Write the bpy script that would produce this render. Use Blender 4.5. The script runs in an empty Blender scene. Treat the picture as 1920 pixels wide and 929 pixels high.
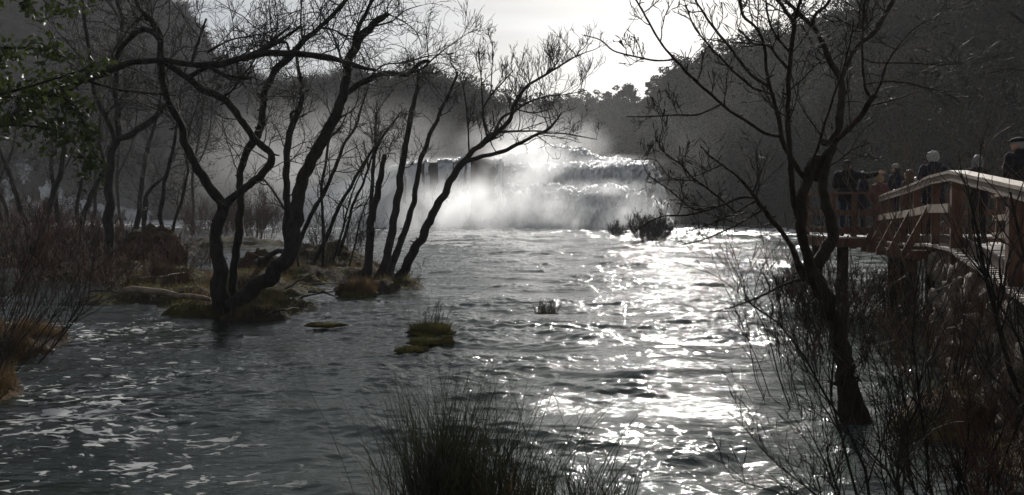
import bpy, math, random
import numpy as np
from mathutils import Vector, noise as mnoise

S = bpy.context.scene
COL = S.collection
rng = np.random.default_rng(11)
random.seed(5)

# ------------------------------------------------------------------ camera
FPX, H, PITCH = 1663.0, 2.2, math.atan((464.5 - 396.0) / 1663.0)
cam_data = bpy.data.cameras.new("camera")
cam_data.sensor_width = 36.0
cam_data.lens = 36.0 * FPX / 1920.0
cam_data.clip_start, cam_data.clip_end = 0.1, 3000.0
cam = bpy.data.objects.new("camera", cam_data)
cam.location = (0, 0, H)
cam.rotation_euler = (math.pi / 2 - PITCH, 0, 0)
COL.objects.link(cam)
S.camera = cam

# ------------------------------------------------------------------ sky, sun, exposure
SUN_EL, SUN_AZ = math.radians(27), math.radians(11.5)      # azimuth to the right of +Y
world = bpy.data.worlds.new("World")
S.world = world
world.use_nodes = True
wn = world.node_tree
wn.nodes.clear()
def node(nt, typ, **kw):
    n = nt.nodes.new(typ)
    ins = kw.pop('ins', {})
    for k, v in kw.items():
        setattr(n, k, v)
    for k, v in ins.items():
        if isinstance(v, bpy.types.NodeSocket):
            nt.links.new(v, n.inputs[k])
        else:
            n.inputs[k].default_value = v
    return n
sky = node(wn, 'ShaderNodeTexSky', sky_type='NISHITA', sun_disc=False, sun_elevation=SUN_EL,
           sun_rotation=SUN_AZ, dust_density=1.2, air_density=1.0, ozone_density=1.0, altitude=100)
tc = node(wn, 'ShaderNodeTexCoord')
mp = node(wn, 'ShaderNodeMapping', ins={0: tc.outputs['Generated'], 'Scale': (2.2, 1.2, 9.0), 'Rotation': (0, 0.12, 0)})
cn = node(wn, 'ShaderNodeTexNoise', ins={'Vector': mp.outputs[0], 'Scale': 1.6, 'Detail': 6.0, 'Roughness': 0.55, 'Distortion': 0.6})
cr = node(wn, 'ShaderNodeMapRange', ins={0: cn.outputs[0], 1: 0.24, 2: 0.64, 3: 0.1, 4: 1.0})
hs = node(wn, 'ShaderNodeHueSaturation', ins={'Saturation': 0.75, 'Value': 1.0, 'Color': sky.outputs[0]})
cl = node(wn, 'ShaderNodeMix', data_type='RGBA', blend_type='MIX', ins={0: cr.outputs[0], 6: hs.outputs[0]})
hv = node(wn, 'ShaderNodeHueSaturation', ins={'Saturation': 0.28, 'Value': 1.02, 'Color': sky.outputs[0]})
veil = node(wn, 'ShaderNodeMix', data_type='RGBA', blend_type='ADD', ins={0: 1.0, 6: hv.outputs[0], 7: (3.6, 3.75, 4.0, 1)})
wn.links.new(veil.outputs[2], cl.inputs[7])
bg = node(wn, 'ShaderNodeBackground', ins={0: cl.outputs[2], 1: 0.050})
wo = node(wn, 'ShaderNodeOutputWorld', ins={0: bg.outputs[0]})

sun_data = bpy.data.lights.new("sun", 'SUN')
sun_data.energy, sun_data.angle, sun_data.color = 5.0, math.radians(0.53), (1.0, 0.97, 0.925)
sun = bpy.data.objects.new("sun", sun_data)
sd = Vector((math.sin(SUN_AZ) * math.cos(SUN_EL), math.cos(SUN_AZ) * math.cos(SUN_EL), math.sin(SUN_EL)))
sun.rotation_euler = sd.to_track_quat('Z', 'Y').to_euler()
sun.location = (30, 60, 90)
COL.objects.link(sun)
S.view_settings.view_transform = 'Standard'
S.view_settings.look = 'None'
S.view_settings.exposure = -0.02
S.view_settings.gamma = 1.0
S.view_settings.use_curve_mapping = False
cy = S.cycles
cy.use_denoising = True
cy.denoising_input_passes = 'RGB_ALBEDO_NORMAL'; cy.denoising_prefilter = 'ACCURATE'
cy.max_bounces, cy.diffuse_bounces, cy.glossy_bounces, cy.transmission_bounces = 8, 4, 3, 3
cy.transparent_max_bounces, cy.volume_bounces = 8, 5
cy.caustics_reflective = cy.caustics_refractive = False
cy.sample_clamp_indirect = 3.0; cy.sample_clamp_direct = 600.0
cy.volume_step_rate, cy.volume_max_steps = 1.0, 64

# ------------------------------------------------------------------ projection helpers (pixels of the 1920 x 929 photograph)
CP, SP = math.cos(PITCH), math.sin(PITCH)
def P(px, py, D):
    dx, dy = px - 960.0, 464.5 - py
    t = D / (FPX * CP + dy * SP)
    return np.array((dx * t, D, H + (-FPX * SP + dy * CP) * t))
def W(px, py, z=0.0):
    dx, dy = px - 960.0, 464.5 - py
    t = (z - H) / (-FPX * SP + dy * CP)
    return np.array((dx * t, (FPX * CP + dy * SP) * t, z))
def XD(px, D):
    return (px - 960.0) * D / FPX

# ------------------------------------------------------------------ numpy noise
_perm = np.random.default_rng(3).permutation(256)
_perm = np.concatenate([_perm, _perm, _perm])
_g = np.random.default_rng(4).uniform(0, 2 * np.pi, 256)
_gx, _gy = np.cos(_g), np.sin(_g)
def pn(x, y, seed=0):
    x = np.asarray(x, float) + seed * 17.37; y = np.asarray(y, float) + seed * 9.71
    xi, yi = np.floor(x).astype(int), np.floor(y).astype(int)
    xf, yf = x - xi, y - yi
    u, v = xf * xf * xf * (xf * (xf * 6 - 15) + 10), yf * yf * yf * (yf * (yf * 6 - 15) + 10)
    def gd(ix, iy, fx, fy):
        h = _perm[_perm[ix & 255] + (iy & 255)]
        return _gx[h] * fx + _gy[h] * fy
    a, b = gd(xi, yi, xf, yf), gd(xi + 1, yi, xf - 1, yf)
    c, d = gd(xi, yi + 1, xf, yf - 1), gd(xi + 1, yi + 1, xf - 1, yf - 1)
    return (a + u * (b - a)) * (1 - v) + (c + u * (d - c)) * v
def fbm(x, y, o=4, seed=0):
    s, a = 0.0, 1.0
    for k in range(o):
        s = s + a * pn(x * 2 ** k, y * 2 ** k, seed + k); a *= 0.5
    return s

# ------------------------------------------------------------------ mesh collector
OFF = {}
class MB:
    def __init__(s):
        s.v, s.f, s.m, s.n = [], [], [], 0
    def add(s, V, Fq, mi=0):
        V = np.asarray(V, np.float32).reshape(-1, 3); Fq = np.asarray(Fq, np.int64).reshape(-1, 4)
        s.v.append(V); s.f.append(Fq + s.n); s.m.append(np.full(len(Fq), mi)); s.n += len(V)
    def box(s, c, sx, sy, sz, ax=None, mi=0):
        c = np.asarray(c, float)
        A = np.eye(3) if ax is None else np.asarray(ax)
        q = np.array([(x, y, z) for x in (-.5, .5) for y in (-.5, .5) for z in (-.5, .5)]) * (sx, sy, sz)
        s.add(c + q @ A, [(0, 1, 3, 2), (4, 6, 7, 5), (0, 4, 5, 1), (2, 3, 7, 6), (0, 2, 6, 4), (1, 5, 7, 3)], mi)
    def beam(s, a, b, w, h, mi=0, up=(0, 0, 1)):
        a, b = np.asarray(a, float), np.asarray(b, float)
        d = b - a; L = np.linalg.norm(d); d /= L
        x = np.cross(d, up); x /= np.linalg.norm(x); z = np.cross(x, d)
        s.box((a + b) / 2, w, L, h, np.array([x, d, z]), mi)
    def tubes(s, Pn, R, n=5, mi=0):
        Pn = np.asarray(Pn, float); R = np.asarray(R, float)
        if Pn.ndim == 2: Pn, R = Pn[None], R[None]
        N, K = R.shape
        T = np.gradient(Pn, axis=1); T /= np.linalg.norm(T, axis=2, keepdims=True) + 1e-12
        mt = np.abs(T.mean(axis=1)); ref = np.eye(3)[np.argmin(mt, axis=1)][:, None, :]
        A = np.cross(T, np.broadcast_to(ref, T.shape)); A /= np.linalg.norm(A, axis=2, keepdims=True) + 1e-12
        B = np.cross(T, A)
        th = np.arange(n) * 2 * np.pi / n
        V = Pn[:, :, None] + R[:, :, None, None] * (np.cos(th)[None, None, :, None] * A[:, :, None] + np.sin(th)[None, None, :, None] * B[:, :, None])
        idx = np.arange(N * K * n).reshape(N, K, n)
        a = idx[:, :-1]; b = idx[:, 1:]
        s.add(V, np.stack([a, np.roll(a, -1, 2), np.roll(b, -1, 2), b], -1), mi)
    def grid(s, V, mi=0, mask=None):
        V = np.asarray(V); n, m = V.shape[:2]
        i = np.arange(n * m).reshape(n, m)
        q = np.stack([i[:-1, :-1], i[1:, :-1], i[1:, 1:], i[:-1, 1:]], -1)
        if mask is not None: q = q[mask]
        s.add(V, q, mi)
    def build(s, name, mats, parent=None, smooth=True, loc=None):
        V = np.concatenate(s.v); Fq = np.concatenate(s.f); mi = np.concatenate(s.m)
        off = np.zeros(3)
        if parent is not None: off = OFF[parent.name]
        elif loc is not None: off = np.asarray(loc, float)
        V = V - off.astype(np.float32)
        me = bpy.data.meshes.new(name)
        me.vertices.add(len(V)); me.vertices.foreach_set('co', V.ravel())
        me.loops.add(4 * len(Fq)); me.loops.foreach_set('vertex_index', Fq.ravel().astype(np.int32))
        me.polygons.add(len(Fq)); me.polygons.foreach_set('loop_start', np.arange(0, 4 * len(Fq), 4, dtype=np.int32))
        me.polygons.foreach_set('loop_total', np.full(len(Fq), 4, np.int32))
        mats = mats if isinstance(mats, (list, tuple)) else [mats]
        for m in mats: me.materials.append(m)
        if len(mats) > 1: me.polygons.foreach_set('material_index', mi.astype(np.int32))
        me.polygons.foreach_set('use_smooth', np.full(len(Fq), smooth))
        me.update(calc_edges=True); me.validate()
        o = bpy.data.objects.new(name, me); COL.objects.link(o)
        if parent is not None: o.parent = parent
        elif loc is not None: o.location = loc
        OFF[o.name] = off
        return o
def tag(o, label=None, cat=None, group=None, kind=None):
    for k, v in (('label', label), ('category', cat), ('group', group), ('kind', kind)):
        if v: o[k] = v
    return o
def thing(name, loc, label, cat, group=None):
    o = bpy.data.objects.new(name, None); COL.objects.link(o)
    o.location = loc; o.empty_display_size = 0.2
    OFF[o.name] = np.asarray(loc, float)
    return tag(o, label, cat, group)

# ------------------------------------------------------------------ materials
def mat(name, c1, c2=None, scale=4.0, rough=0.8, bump=0.0, bscale=20.0, spec=0.3, stretch=(1, 1, 1), transl=0.0, detail=4.0, coord='Object'):
    m = bpy.data.materials.new(name); m.use_nodes = True
    nt = m.node_tree; bs = nt.nodes['Principled BSDF']
    bs.inputs['Roughness'].default_value = rough
    bs.inputs['Specular IOR Level'].default_value = spec
    t = node(nt, 'ShaderNodeTexCoord')
    mpp = node(nt, 'ShaderNodeMapping', ins={0: t.outputs[coord], 'Scale': stretch})
    nz = node(nt, 'ShaderNodeTexNoise', ins={'Vector': mpp.outputs[0], 'Scale': scale, 'Detail': detail, 'Roughness': 0.6})
    r = node(nt, 'ShaderNodeValToRGB', ins={0: nz.outputs[0]})
    r.color_ramp.elements[0].position, r.color_ramp.elements[1].position = 0.33, 0.68
    r.color_ramp.elements[0].color = (*c1, 1); r.color_ramp.elements[1].color = (*(c2 or c1), 1)
    nt.links.new(r.outputs[0], bs.inputs['Base Color'])
    if bump:
        n2 = node(nt, 'ShaderNodeTexNoise', ins={'Vector': mpp.outputs[0], 'Scale': bscale, 'Detail': 5.0})
        bp = node(nt, 'ShaderNodeBump', ins={'Height': n2.outputs[0], 'Strength': bump, 'Distance': 0.05})
        nt.links.new(bp.outputs[0], bs.inputs['Normal'])
    if transl:
        tr = node(nt, 'ShaderNodeBsdfTranslucent'); nt.links.new(r.outputs[0], tr.inputs[0])
        mx = node(nt, 'ShaderNodeMixShader', ins={0: transl, 1: bs.outputs[0], 2: tr.outputs[0]})
        nt.links.new(mx.outputs[0], nt.nodes['Material Output'].inputs[0])
    return m
BARK = mat('dark_bark', (0.010, 0.009, 0.008), (0.036, 0.030, 0.026), 9, 0.9, 1.0, 26, 0.15, (1, 1, 0.35))
BARKR = mat('warm_bark', (0.013, 0.010, 0.008), (0.042, 0.030, 0.023), 9, 0.9, 1.0, 26, 0.15, (1, 1, 0.35))
TWIG = mat('twig_bark', (0.014, 0.012, 0.010), (0.035, 0.028, 0.024), 6, 0.75, 0, spec=0.2)
REDTWIG = mat('red_twig', (0.048, 0.025, 0.018), (0.095, 0.048, 0.034), 3, 0.8, 0, spec=0.2)
OLIVETWIG = mat('tan_twig', (0.085, 0.058, 0.036), (0.15, 0.10, 0.06), 3, 0.7, 0, spec=0.25)
EVERG = mat('evergreen_foliage', (0.012, 0.017, 0.010), (0.048, 0.058, 0.030), 0.22, 0.8, 0, spec=0.2, transl=0.12)
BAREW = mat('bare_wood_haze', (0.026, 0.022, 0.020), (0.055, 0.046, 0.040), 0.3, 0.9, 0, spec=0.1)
EVERGD = mat('deep_evergreen_foliage', (0.008, 0.011, 0.007), (0.022, 0.027, 0.014), 0.3, 0.8, 0, spec=0.15, transl=0.08)
RUSSET = mat('russet_foliage', (0.040, 0.030, 0.022), (0.085, 0.062, 0.045), 0.3, 0.85, 0, spec=0.15, transl=0.1)
HILL = mat('hill_soil', (0.030, 0.027, 0.020), (0.07, 0.06, 0.045), 0.25, 0.95, 0.6, 1.5, 0.1)
BED = mat('riverbed_silt', (0.05, 0.05, 0.04), (0.09, 0.085, 0.07), 0.8, 0.9, 0.3, 4)
EARTH = mat('islet_earth', (0.018, 0.013, 0.010), (0.05, 0.033, 0.02), 3.5, 0.95, 1.0, 9, 0.15)
MOSS = mat('moss', (0.030, 0.034, 0.008), (0.11, 0.095, 0.022), 3.0, 0.95, 1.0, 25, 0.1)
GRASS = mat('olive_grass', (0.045, 0.050, 0.012), (0.15, 0.125, 0.04), 2.5, 0.6, 0, spec=0.3, transl=0.35)
DRYGRASS = mat('dry_grass', (0.060, 0.038, 0.017), (0.145, 0.095, 0.045), 2.5, 0.7, 0, spec=0.25, transl=0.35)
REED = mat('rush_blade', (0.012, 0.015, 0.008), (0.036, 0.035, 0.018), 3, 0.38, 0, spec=0.5, transl=0.2)
LEAF = mat('ivy_leaf', (0.018, 0.032, 0.007), (0.060, 0.074, 0.017), 6, 0.5, 0, spec=0.3, transl=0.35)
DEAD = mat('pale_deadwood', (0.10, 0.078, 0.056), (0.24, 0.19, 0.14), 6, 0.8, 0.5, 20, 0.2, (1, 1, 1))
WOODD = mat('weathered_red_wood', (0.075, 0.034, 0.021), (0.15, 0.075, 0.045), 3, 0.75, 0.35, 12, 0.3, (4, 4, 1))
WOODL = mat('pale_grey_wood', (0.20, 0.145, 0.10), (0.36, 0.28, 0.20), 3, 0.6, 0.35, 14, 0.4, (4, 1, 4))  # rail boards, paler and greyer than the red posts
DECK = mat('deck_boards', (0.24, 0.20, 0.165), (0.38, 0.33, 0.28), 4, 0.6, 0.3, 14, 0.4, (1, 5, 1))
STONE = mat('rubble_stone', (0.07, 0.056, 0.044), (0.24, 0.19, 0.155), 4.5, 0.9, 0.9, 12, 0.2)
MORTAR = mat('wall_core', (0.06, 0.05, 0.042), (0.10, 0.085, 0.07), 5, 0.95, 0.8, 16, 0.1)
ROCK = mat('travertine_rock', (0.030, 0.026, 0.022), (0.085, 0.07, 0.055), 0.7, 0.95, 1.0, 3.0, 0.2, (1, 1, 0.5))
# ================================================================== setting: riverbed, water, hills, falls
def gridxy(x, y):
    return np.meshgrid(x, y, indexing='ij')
X, Y = gridxy(np.linspace(-300, 300, 61), np.linspace(-20, 345, 61))
b = MB(); b.grid(np.stack([X, Y, -1.3 + 0.25 * fbm(X / 9, Y / 9)], -1)); tag(b.build('riverbed', BED), kind='structure')

# ---- river surface: rows get coarser with distance from the bank, the sheet reaches the foot of every hill
rows = [1.5]
while rows[-1] < 300: rows.append(rows[-1] + max(0.022, (0.0030 if rows[-1] < 50 else 0.007) * rows[-1]))
rows = np.array(rows)
u = np.linspace(-1, 1, 900); u = u * (0.55 + 0.45 * np.abs(u) ** 1.5)
Yw = np.repeat(rows[None], len(u), 0)
Xw = u[:, None] * (6.0 + 0.95 * rows)[None]
wx, wy = Xw + 0.7 * pn(Xw / 3.1, Yw / 3.1, 5), Yw + 0.5 * pn(Xw / 2.3, Yw / 2.3, 6)
turb = 0.12 + 1.25 * np.clip(0.5 + 1.5 * pn(Xw / 4.5, Yw / 2.2, 21) + 1.0 * pn(Xw / 1.5, Yw / .75, 23), 0, 1)          # calmer and livelier patches
right = 1.0 / (1.0 + np.exp(-(Xw + 1.0 + 0.08 * Yw) / 2.2))
def ridged(n): return 1 - np.abs(n) * 2
Zw = 0.060 * pn(wx / 2.1, wy / 1.05, 1) + 0.046 * ridged(pn(wx / 1.25 + wy * 0.15, wy / 0.62, 2)) * turb + \
     0.024 * ridged(pn(wx / 0.5, wy / 0.27, 3)) * turb + np.clip(Yw / 13, .5, 1) * ((.003 + .009 * (1 - right) + .013 * turb) * ridged(pn(wx / 0.30, wy / 0.17, 4)) + .008 * pn(wx / .13, wy / .085, 14) * (.7 * (1 - right) + turb)) + np.clip((Yw - 18) / 15, 0, 1) * (.10 * ridged(pn(wx / 4.2, wy / 3.0, 8)) + .16 * ridged(pn(wx / 9., wy / 7., 9)))
Zw = Zw * (0.62 + 0.6 * right) * np.where(Yw > 60, 1.25, 1.0)
for (px, py, a, sx, sy, rot) in [(1190, 690, 0.09, 0.55, 0.22, -.3), (1110, 725, -0.04, 0.8, 0.22, -.35), (1230, 725, 0.03, 0.8, 0.22, -.2), (1090, 690, 0.04, 0.6, 0.16, -.3),
                                 (1300, 720, -0.05, 0.6, 0.2, .2), (1270, 606, 0.035, 1.3, 0.16, 0), (1330, 640, 0.03, 1.0, 0.16, .05), (1060, 640, 0.05, 1.0, .25, 0),
                                 (1420, 690, 0.05, 0.7, 0.2, .2), (1300, 850, 0.05, 0.5, 0.16, .6), (1390, 790, -0.06, 0.7, 0.13, .3), (900, 735, 0.05, 0.8, 0.12, .2)]:
    c = W(px, py); dx, dy = Xw - c[0], Yw - c[1]
    a1, b1 = dx * math.cos(rot) + dy * math.sin(rot), -dx * math.sin(rot) + dy * math.cos(rot)
    Zw = Zw + a * np.exp(-(a1 / sx) ** 2 - (b1 / sy) ** 2)
b = MB(); b.grid(np.stack([Xw, Yw, Zw - Zw.mean()], -1))
WATER = bpy.data.materials.new('river_water'); WATER.use_nodes = True
nt = WATER.node_tree; bs = nt.nodes['Principled BSDF']
t = node(nt, 'ShaderNodeTexCoord'); ob = t.outputs['Object']
sep = node(nt, 'ShaderNodeSeparateXYZ', ins={0: ob})
def mth(op, a, b_=None, clamp=False):
    n = node(nt, 'ShaderNodeMath', operation=op, use_clamp=clamp, ins={0: a})
    if b_ is not None:
        if isinstance(b_, bpy.types.NodeSocket): nt.links.new(b_, n.inputs[1])
        else: n.inputs[1].default_value = b_
    return n.outputs[0]
def nz(scale, det=3.0, st=(1, 1, 1), dist=0.0, loc=(0, 0, 0)):
    mpn = node(nt, 'ShaderNodeMapping', ins={0: ob, 'Scale': st, 'Location': loc})
    return node(nt, 'ShaderNodeTexNoise', ins={'Vector': mpn.outputs[0], 'Scale': scale, 'Detail': det, 'Distortion': dist}).outputs[0]
def ramp(v, a, b_):
    return node(nt, 'ShaderNodeMapRange', ins={0: v, 1: a, 2: b_, 3: 0.0, 4: 1.0}).outputs[0]
# floating foam: flakes drifting on the slow left side
reg = mth('MULTIPLY', ramp(mth('ADD', sep.outputs[0], mth('MULTIPLY', sep.outputs[1], .37)), 1.6, -0.8), ramp(sep.outputs[1], 22.0, 17.0))
clump = nz(0.45, 2.5, (1, 1.5, 1), 1.2)
flake = nz(7.2, 3.0, (0.7, 1.2, 1), .9)
fo = ramp(mth('ADD', flake, mth('ADD', mth('MULTIPLY', clump, 0.62), mth('MULTIPLY', reg, 0.14))), 1.03, 1.085)
fo = mth('MULTIPLY', mth('MULTIPLY', fo, reg, True), 0.8)
# white water close under the falls
farw = ramp(mth('ADD', sep.outputs[1], mth('MULTIPLY', sep.outputs[0], 0.55)), 55.0, 108.0)
ch = nz(1.6, 4.0, (0.5, 0.32, 1), 0.8)
fw = mth('MULTIPLY', ramp(mth('ADD', ch, mth('MULTIPLY', farw, 0.34)), 0.66, 0.86), farw, True)
foam = mth('MAXIMUM', fo, fw)
murk = node(nt, 'ShaderNodeMix', data_type='RGBA', ins={0: nz(0.5, 3.0), 6: (0.004, 0.007, 0.006, 1), 7: (0.012, 0.021, 0.017, 1)})
turbid_sheen = node(nt, 'ShaderNodeMix', data_type='RGBA', ins={0: ramp(mth('ADD', sep.outputs[0], mth('MULTIPLY', sep.outputs[1], .10)), -2.6, 1.4), 6: murk.outputs[2], 7: (0.048, 0.060, 0.053, 1)})  # turbid water, with the grey sheen of the right side put into its colour
cmx = node(nt, 'ShaderNodeMix', data_type='RGBA', ins={0: foam, 6: turbid_sheen.outputs[2], 7: (0.60, 0.60, 0.58, 1)})
nt.links.new(cmx.outputs[2], bs.inputs['Base Color'])
nt.links.new(node(nt, 'ShaderNodeMapRange', ins={0: foam, 1: 0.0, 2: 1.0, 3: 0.034, 4: 0.7}).outputs[0], bs.inputs['Roughness'])
bs.inputs['IOR'].default_value = 1.33
hgt = mth('ADD', mth('MULTIPLY', nz(7.0, 4.0, (0.7, 1.3, 1), 0.6), 1.0), mth('MULTIPLY', nz(24.0, 3.0, (0.7, 1.2, 1), 0.3), 0.30))
hgt = mth('ADD', hgt, mth('MULTIPLY', foam, 0.15))
pat = mth('ADD', mth('MULTIPLY', nz(0.33, 2.0, (0.7, 1.5, 1), .6, (3, 1, 0)), .6), mth('MULTIPLY', nz(1.1, 2.0, (.6, 1.4, 1), .6, (7, 2, 0)), .4))
bp = node(nt, 'ShaderNodeBump', ins={'Height': hgt, 'Strength': node(nt, 'ShaderNodeMapRange', ins={0: pat, 1: .40, 2: .60, 3: .22, 4: 1.0}).outputs[0], 'Distance': 0.036})
nt.links.new(bp.outputs[0], bs.inputs['Normal'])
tag(b.build('river', WATER), kind='structure')

# ---- hills
def cinterp(xs, ys, x):
    return np.interp(x, xs, ys)
HILLS = {}
def hill(name, foot, ridge, nu=70, nv=30, zfoot=-0.6, bow=0.12, back=60.0):
    fu = np.linspace(0, 1, len(foot)); ru = np.linspace(0, 1, len(ridge)); uu = np.linspace(0, 1, nu); vv = np.linspace(0, 1, nv)
    fp = np.array([(XD(px, D), D, zfoot) for px, D in foot]); rp = np.array([P(*q) for q in ridge])
    fpi = np.stack([np.interp(uu, fu, fp[:, k]) for k in range(3)], -1); rpi = np.stack([np.interp(uu, ru, rp[:, k]) for k in range(3)], -1)
    V = fpi[:, None] * (1 - vv)[None, :, None] + rpi[:, None] * vv[None, :, None]
    hh = (rpi[:, 2] - zfoot)[:, None]
    V[..., 2] += bow * hh * np.sin(np.pi * vv)[None]
    V[..., 2] += 0.06 * hh * fbm(V[..., 0] / 22, V[..., 1] / 22, 4, 3) * np.minimum(1, vv * 4)[None]
    HILLS[name] = V
    bk = V[:, -1:].copy(); bk2 = bk + (0, back, -6); bk3 = bk + (0, back * 1.2, 0); bk3[..., 2] = -1.4
    fr = V[:, :1].copy(); fr[..., 2] = -1.4
    b = MB(); b.grid(np.concatenate([fr, V, bk2, bk3], 1)); o = b.build(name, HILL); tag(o, kind='structure')
    return V
hl = hill('hill', [(-900, 110), (-100, 160), (20, 205), (300, 215), (480, 190), (600, 165), (760, 152), (930, 137), (1010, 150)],
     [(-900, -160, 170), (-100, -130, 225), (200, -70, 238), (345, 60, 236), (400, 160, 228), (520, 225, 215), (600, 222, 197), (700, 205, 182), (800, 192, 170), (860, 215, 168), (900, 235, 165), (1010, 280, 170)])
hf = hill('ridge', [(560, 210), (1000, 205), (1400, 205)], [(560, 225, 285), (760, 230, 280), (900, 222, 280), (1000, 219, 280), (1100, 212, 280), (1300, 205, 275), (1400, 200, 270)], back=40)
hr = hill('slope', [(1170, 160), (1300, 122), (1450, 98), (1650, 76), (1900, 58), (2250, 42), (2700, 30)],
     [(1110, 226, 235), (1190, 222, 215), (1250, 204, 195), (1300, 172, 190), (1400, 145, 178), (1500, 132, 165), (1600, 95, 155), (1700, 40, 145), (1800, -40, 135), (1960, -160, 125), (2200, -330, 112), (2700, -500, 90)], nu=90)

def leafcards(centers, n, rad, size, flat=0.8, r=rng):
    """n random leaf clumps spread through the volume round every centre -> (V, faces); rad (M,3), size (M,)"""
    M = len(centers)
    d = r.normal(size=(M, n, 3)); d /= np.linalg.norm(d, axis=2, keepdims=True)
    d *= r.uniform(0.45, 1.0, (M, n, 1)) ** 0.6
    c = centers[:, None] + d * rad[:, None]
    a = r.normal(size=(M, n, 3)); a /= np.linalg.norm(a, axis=2, keepdims=True)
    q = r.normal(size=(M, n, 3)); bb = np.cross(a, q); bb /= np.linalg.norm(bb, axis=2, keepdims=True)
    sz = (size[:, None] * r.uniform(0.55, 1.3, (M, n)))[..., None]
    a = a * sz; bb = bb * sz * flat
    V = np.stack([c - a, c - bb * .6, c + a, c + bb * .6], 2)
    return V.reshape(-1, 3), np.arange(M * n * 4).reshape(-1, 4)
def pick(V, n, r, vmin=0.0, vmax=1.0, umin=0.0, umax=1.0):
    nu, nv = V.shape[:2]
    a = r.uniform(umin * (nu - 1.01), umax * (nu - 1.01), n); c = r.uniform(vmin * (nv - 1.01), vmax * (nv - 1.01), n)
    i, j = a.astype(int), c.astype(int); fa, fc = (a - i)[:, None], (c - j)[:, None]
    return (V[i, j] * (1 - fa) + V[i + 1, j] * fa) * (1 - fc) + (V[i, j + 1] * (1 - fa) + V[i + 1, j + 1] * fa) * fc, a / nu
def inview(p, m=160):
    px = 960 + p[:, 0] / p[:, 1] * FPX; py = 396 - (p[:, 2] - H) / p[:, 1] * FPX
    return (px > -m) & (px < 1920 + m) & (py > -m * 1.2)
def evergreens(name, V, n, hgt, seed, per=230, lobes=5, **kw):
    r = np.random.default_rng(seed)
    p, _ = pick(V, n, r, **kw); p = p[inview(p)]
    M = len(p); h = r.uniform(*hgt, M) * np.clip(150 / p[:, 1], .55, 1.15) * r.choice([.7, 1.0, 1.35], M)
    b = MB(); kind_ = r.choice(3, M, p=[.5, .32, .18])
    for k in range(lobes):
        f = k / max(1, lobes - 1)
        c = p + np.stack([r.normal(0, .13, M) * h, r.normal(0, .13, M) * h, (0.3 + 0.6 * f) * h], -1)
        rad = (h * (0.34 - 0.17 * f) * r.uniform(.7, 1.25, M))[:, None] * np.array((1, 1, 0.62))
        for q in range(3):
            s_ = kind_ == q
            if s_.any(): b.add(*leafcards(c[s_], per // lobes, rad[s_], 0.0014 * p[s_, 1] + 0.022, r=r), mi=q)
    tr = np.stack([p, p + np.stack([0 * h, 0 * h, h * .7], -1)], 1)
    b.tubes(tr, np.stack([h * .025, h * .01], 1), 4)
    o = b.build(name, [EVERG, EVERGD, RUSSET], smooth=False); tag(o, kind='stuff'); return o
def barewoods(name, V, n, hgt, seed, per=90, **kw):
    r = np.random.default_rng(seed)
    p, _ = pick(V, n, r, **kw); p = p[inview(p)]
    M = len(p); h = r.uniform(*hgt, M)
    s0 = p[:, None] + np.concatenate([r.normal(0, .05, (M, per, 2)) * h[:, None, None], (r.uniform(.15, .7, (M, per)) * h[:, None])[..., None]], -1)
    d = r.normal(0, 1, (M, per, 3)) * (1, 1, .5) + (0, 0, .9); d /= np.linalg.norm(d, axis=2, keepdims=True)
    L = h[:, None] * r.uniform(.15, .42, (M, per))
    e = s0 + d * L[..., None]; mid = (s0 + e) / 2 + r.normal(0, .05, (M, per, 3)) * L[..., None]
    w = np.maximum(0.02, 0.0004 * p[:, 1])[:, None] * r.uniform(.6, 1.5, (M, per))
    b = MB()
    b.tubes(np.stack([s0, mid, e], 2).reshape(-1, 3, 3), np.stack([w, w * .7, w * .25], 2).reshape(-1, 3), 3)
    b.tubes(np.stack([p - (0, 0, .5), p + np.stack([0 * h, 0 * h, h * .7], -1)], 1), np.stack([h * .018, h * .006], 1), 4)
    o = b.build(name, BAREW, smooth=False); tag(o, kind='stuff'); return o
evergreens('forest', hr, 1150, (4.5, 8.5), 21, per=800)
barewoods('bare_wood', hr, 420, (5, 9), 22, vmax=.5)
evergreens('forest', hf, 900, (7, 12), 23, per=300)
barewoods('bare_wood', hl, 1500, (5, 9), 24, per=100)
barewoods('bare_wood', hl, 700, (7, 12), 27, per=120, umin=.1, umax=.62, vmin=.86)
evergreens('forest', hl, 420, (4, 8), 25, per=450, umin=0.52, umax=1.0, vmin=.25)
evergreens('forest', hl, 260, (4, 8), 26, per=450, umin=0.0, umax=.5)
# ridge trees that stand out singly against the sky
def ridge_tree(px, py_top, py_base, D, wpx, label, seed, dens=1100):
    r = np.random.default_rng(seed)
    base = P(px, py_base, D); top = P(px, py_top, D); h = top[2] - base[2]; w = wpx * D / FPX / 2
    o = thing('pine_tree', base, label, 'tree', 'pines along the skyline')
    b = MB(); k = np.linspace(0, 1, 7)[:, None]
    b.tubes(base + (top - base) * k * .93 + r.normal(0, .05, (7, 3)) * w * k - (0, 0, .6), np.linspace(.035, .008, 7) * h, 6); b.build('trunk', BARK, o)
    b = MB(); n = 9
    f = r.uniform(.42, .95, n)
    ang = r.uniform(0, 6.28, n); rr = w * (1.15 - f) / .75 * r.uniform(.3, 1, n)
    c = base + np.stack([np.cos(ang) * rr, np.sin(ang) * rr, f * h], -1); c[0] = top - (0, 0, .12 * h)
    rad = (w * r.uniform(.32, .6, n))[:, None] * np.array((1, 1, .55))
    b.add(*leafcards(c, dens // n, rad, np.full(n, .0013 * D), r=r)); b.build('crown', EVERG, o, smooth=False)
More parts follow.
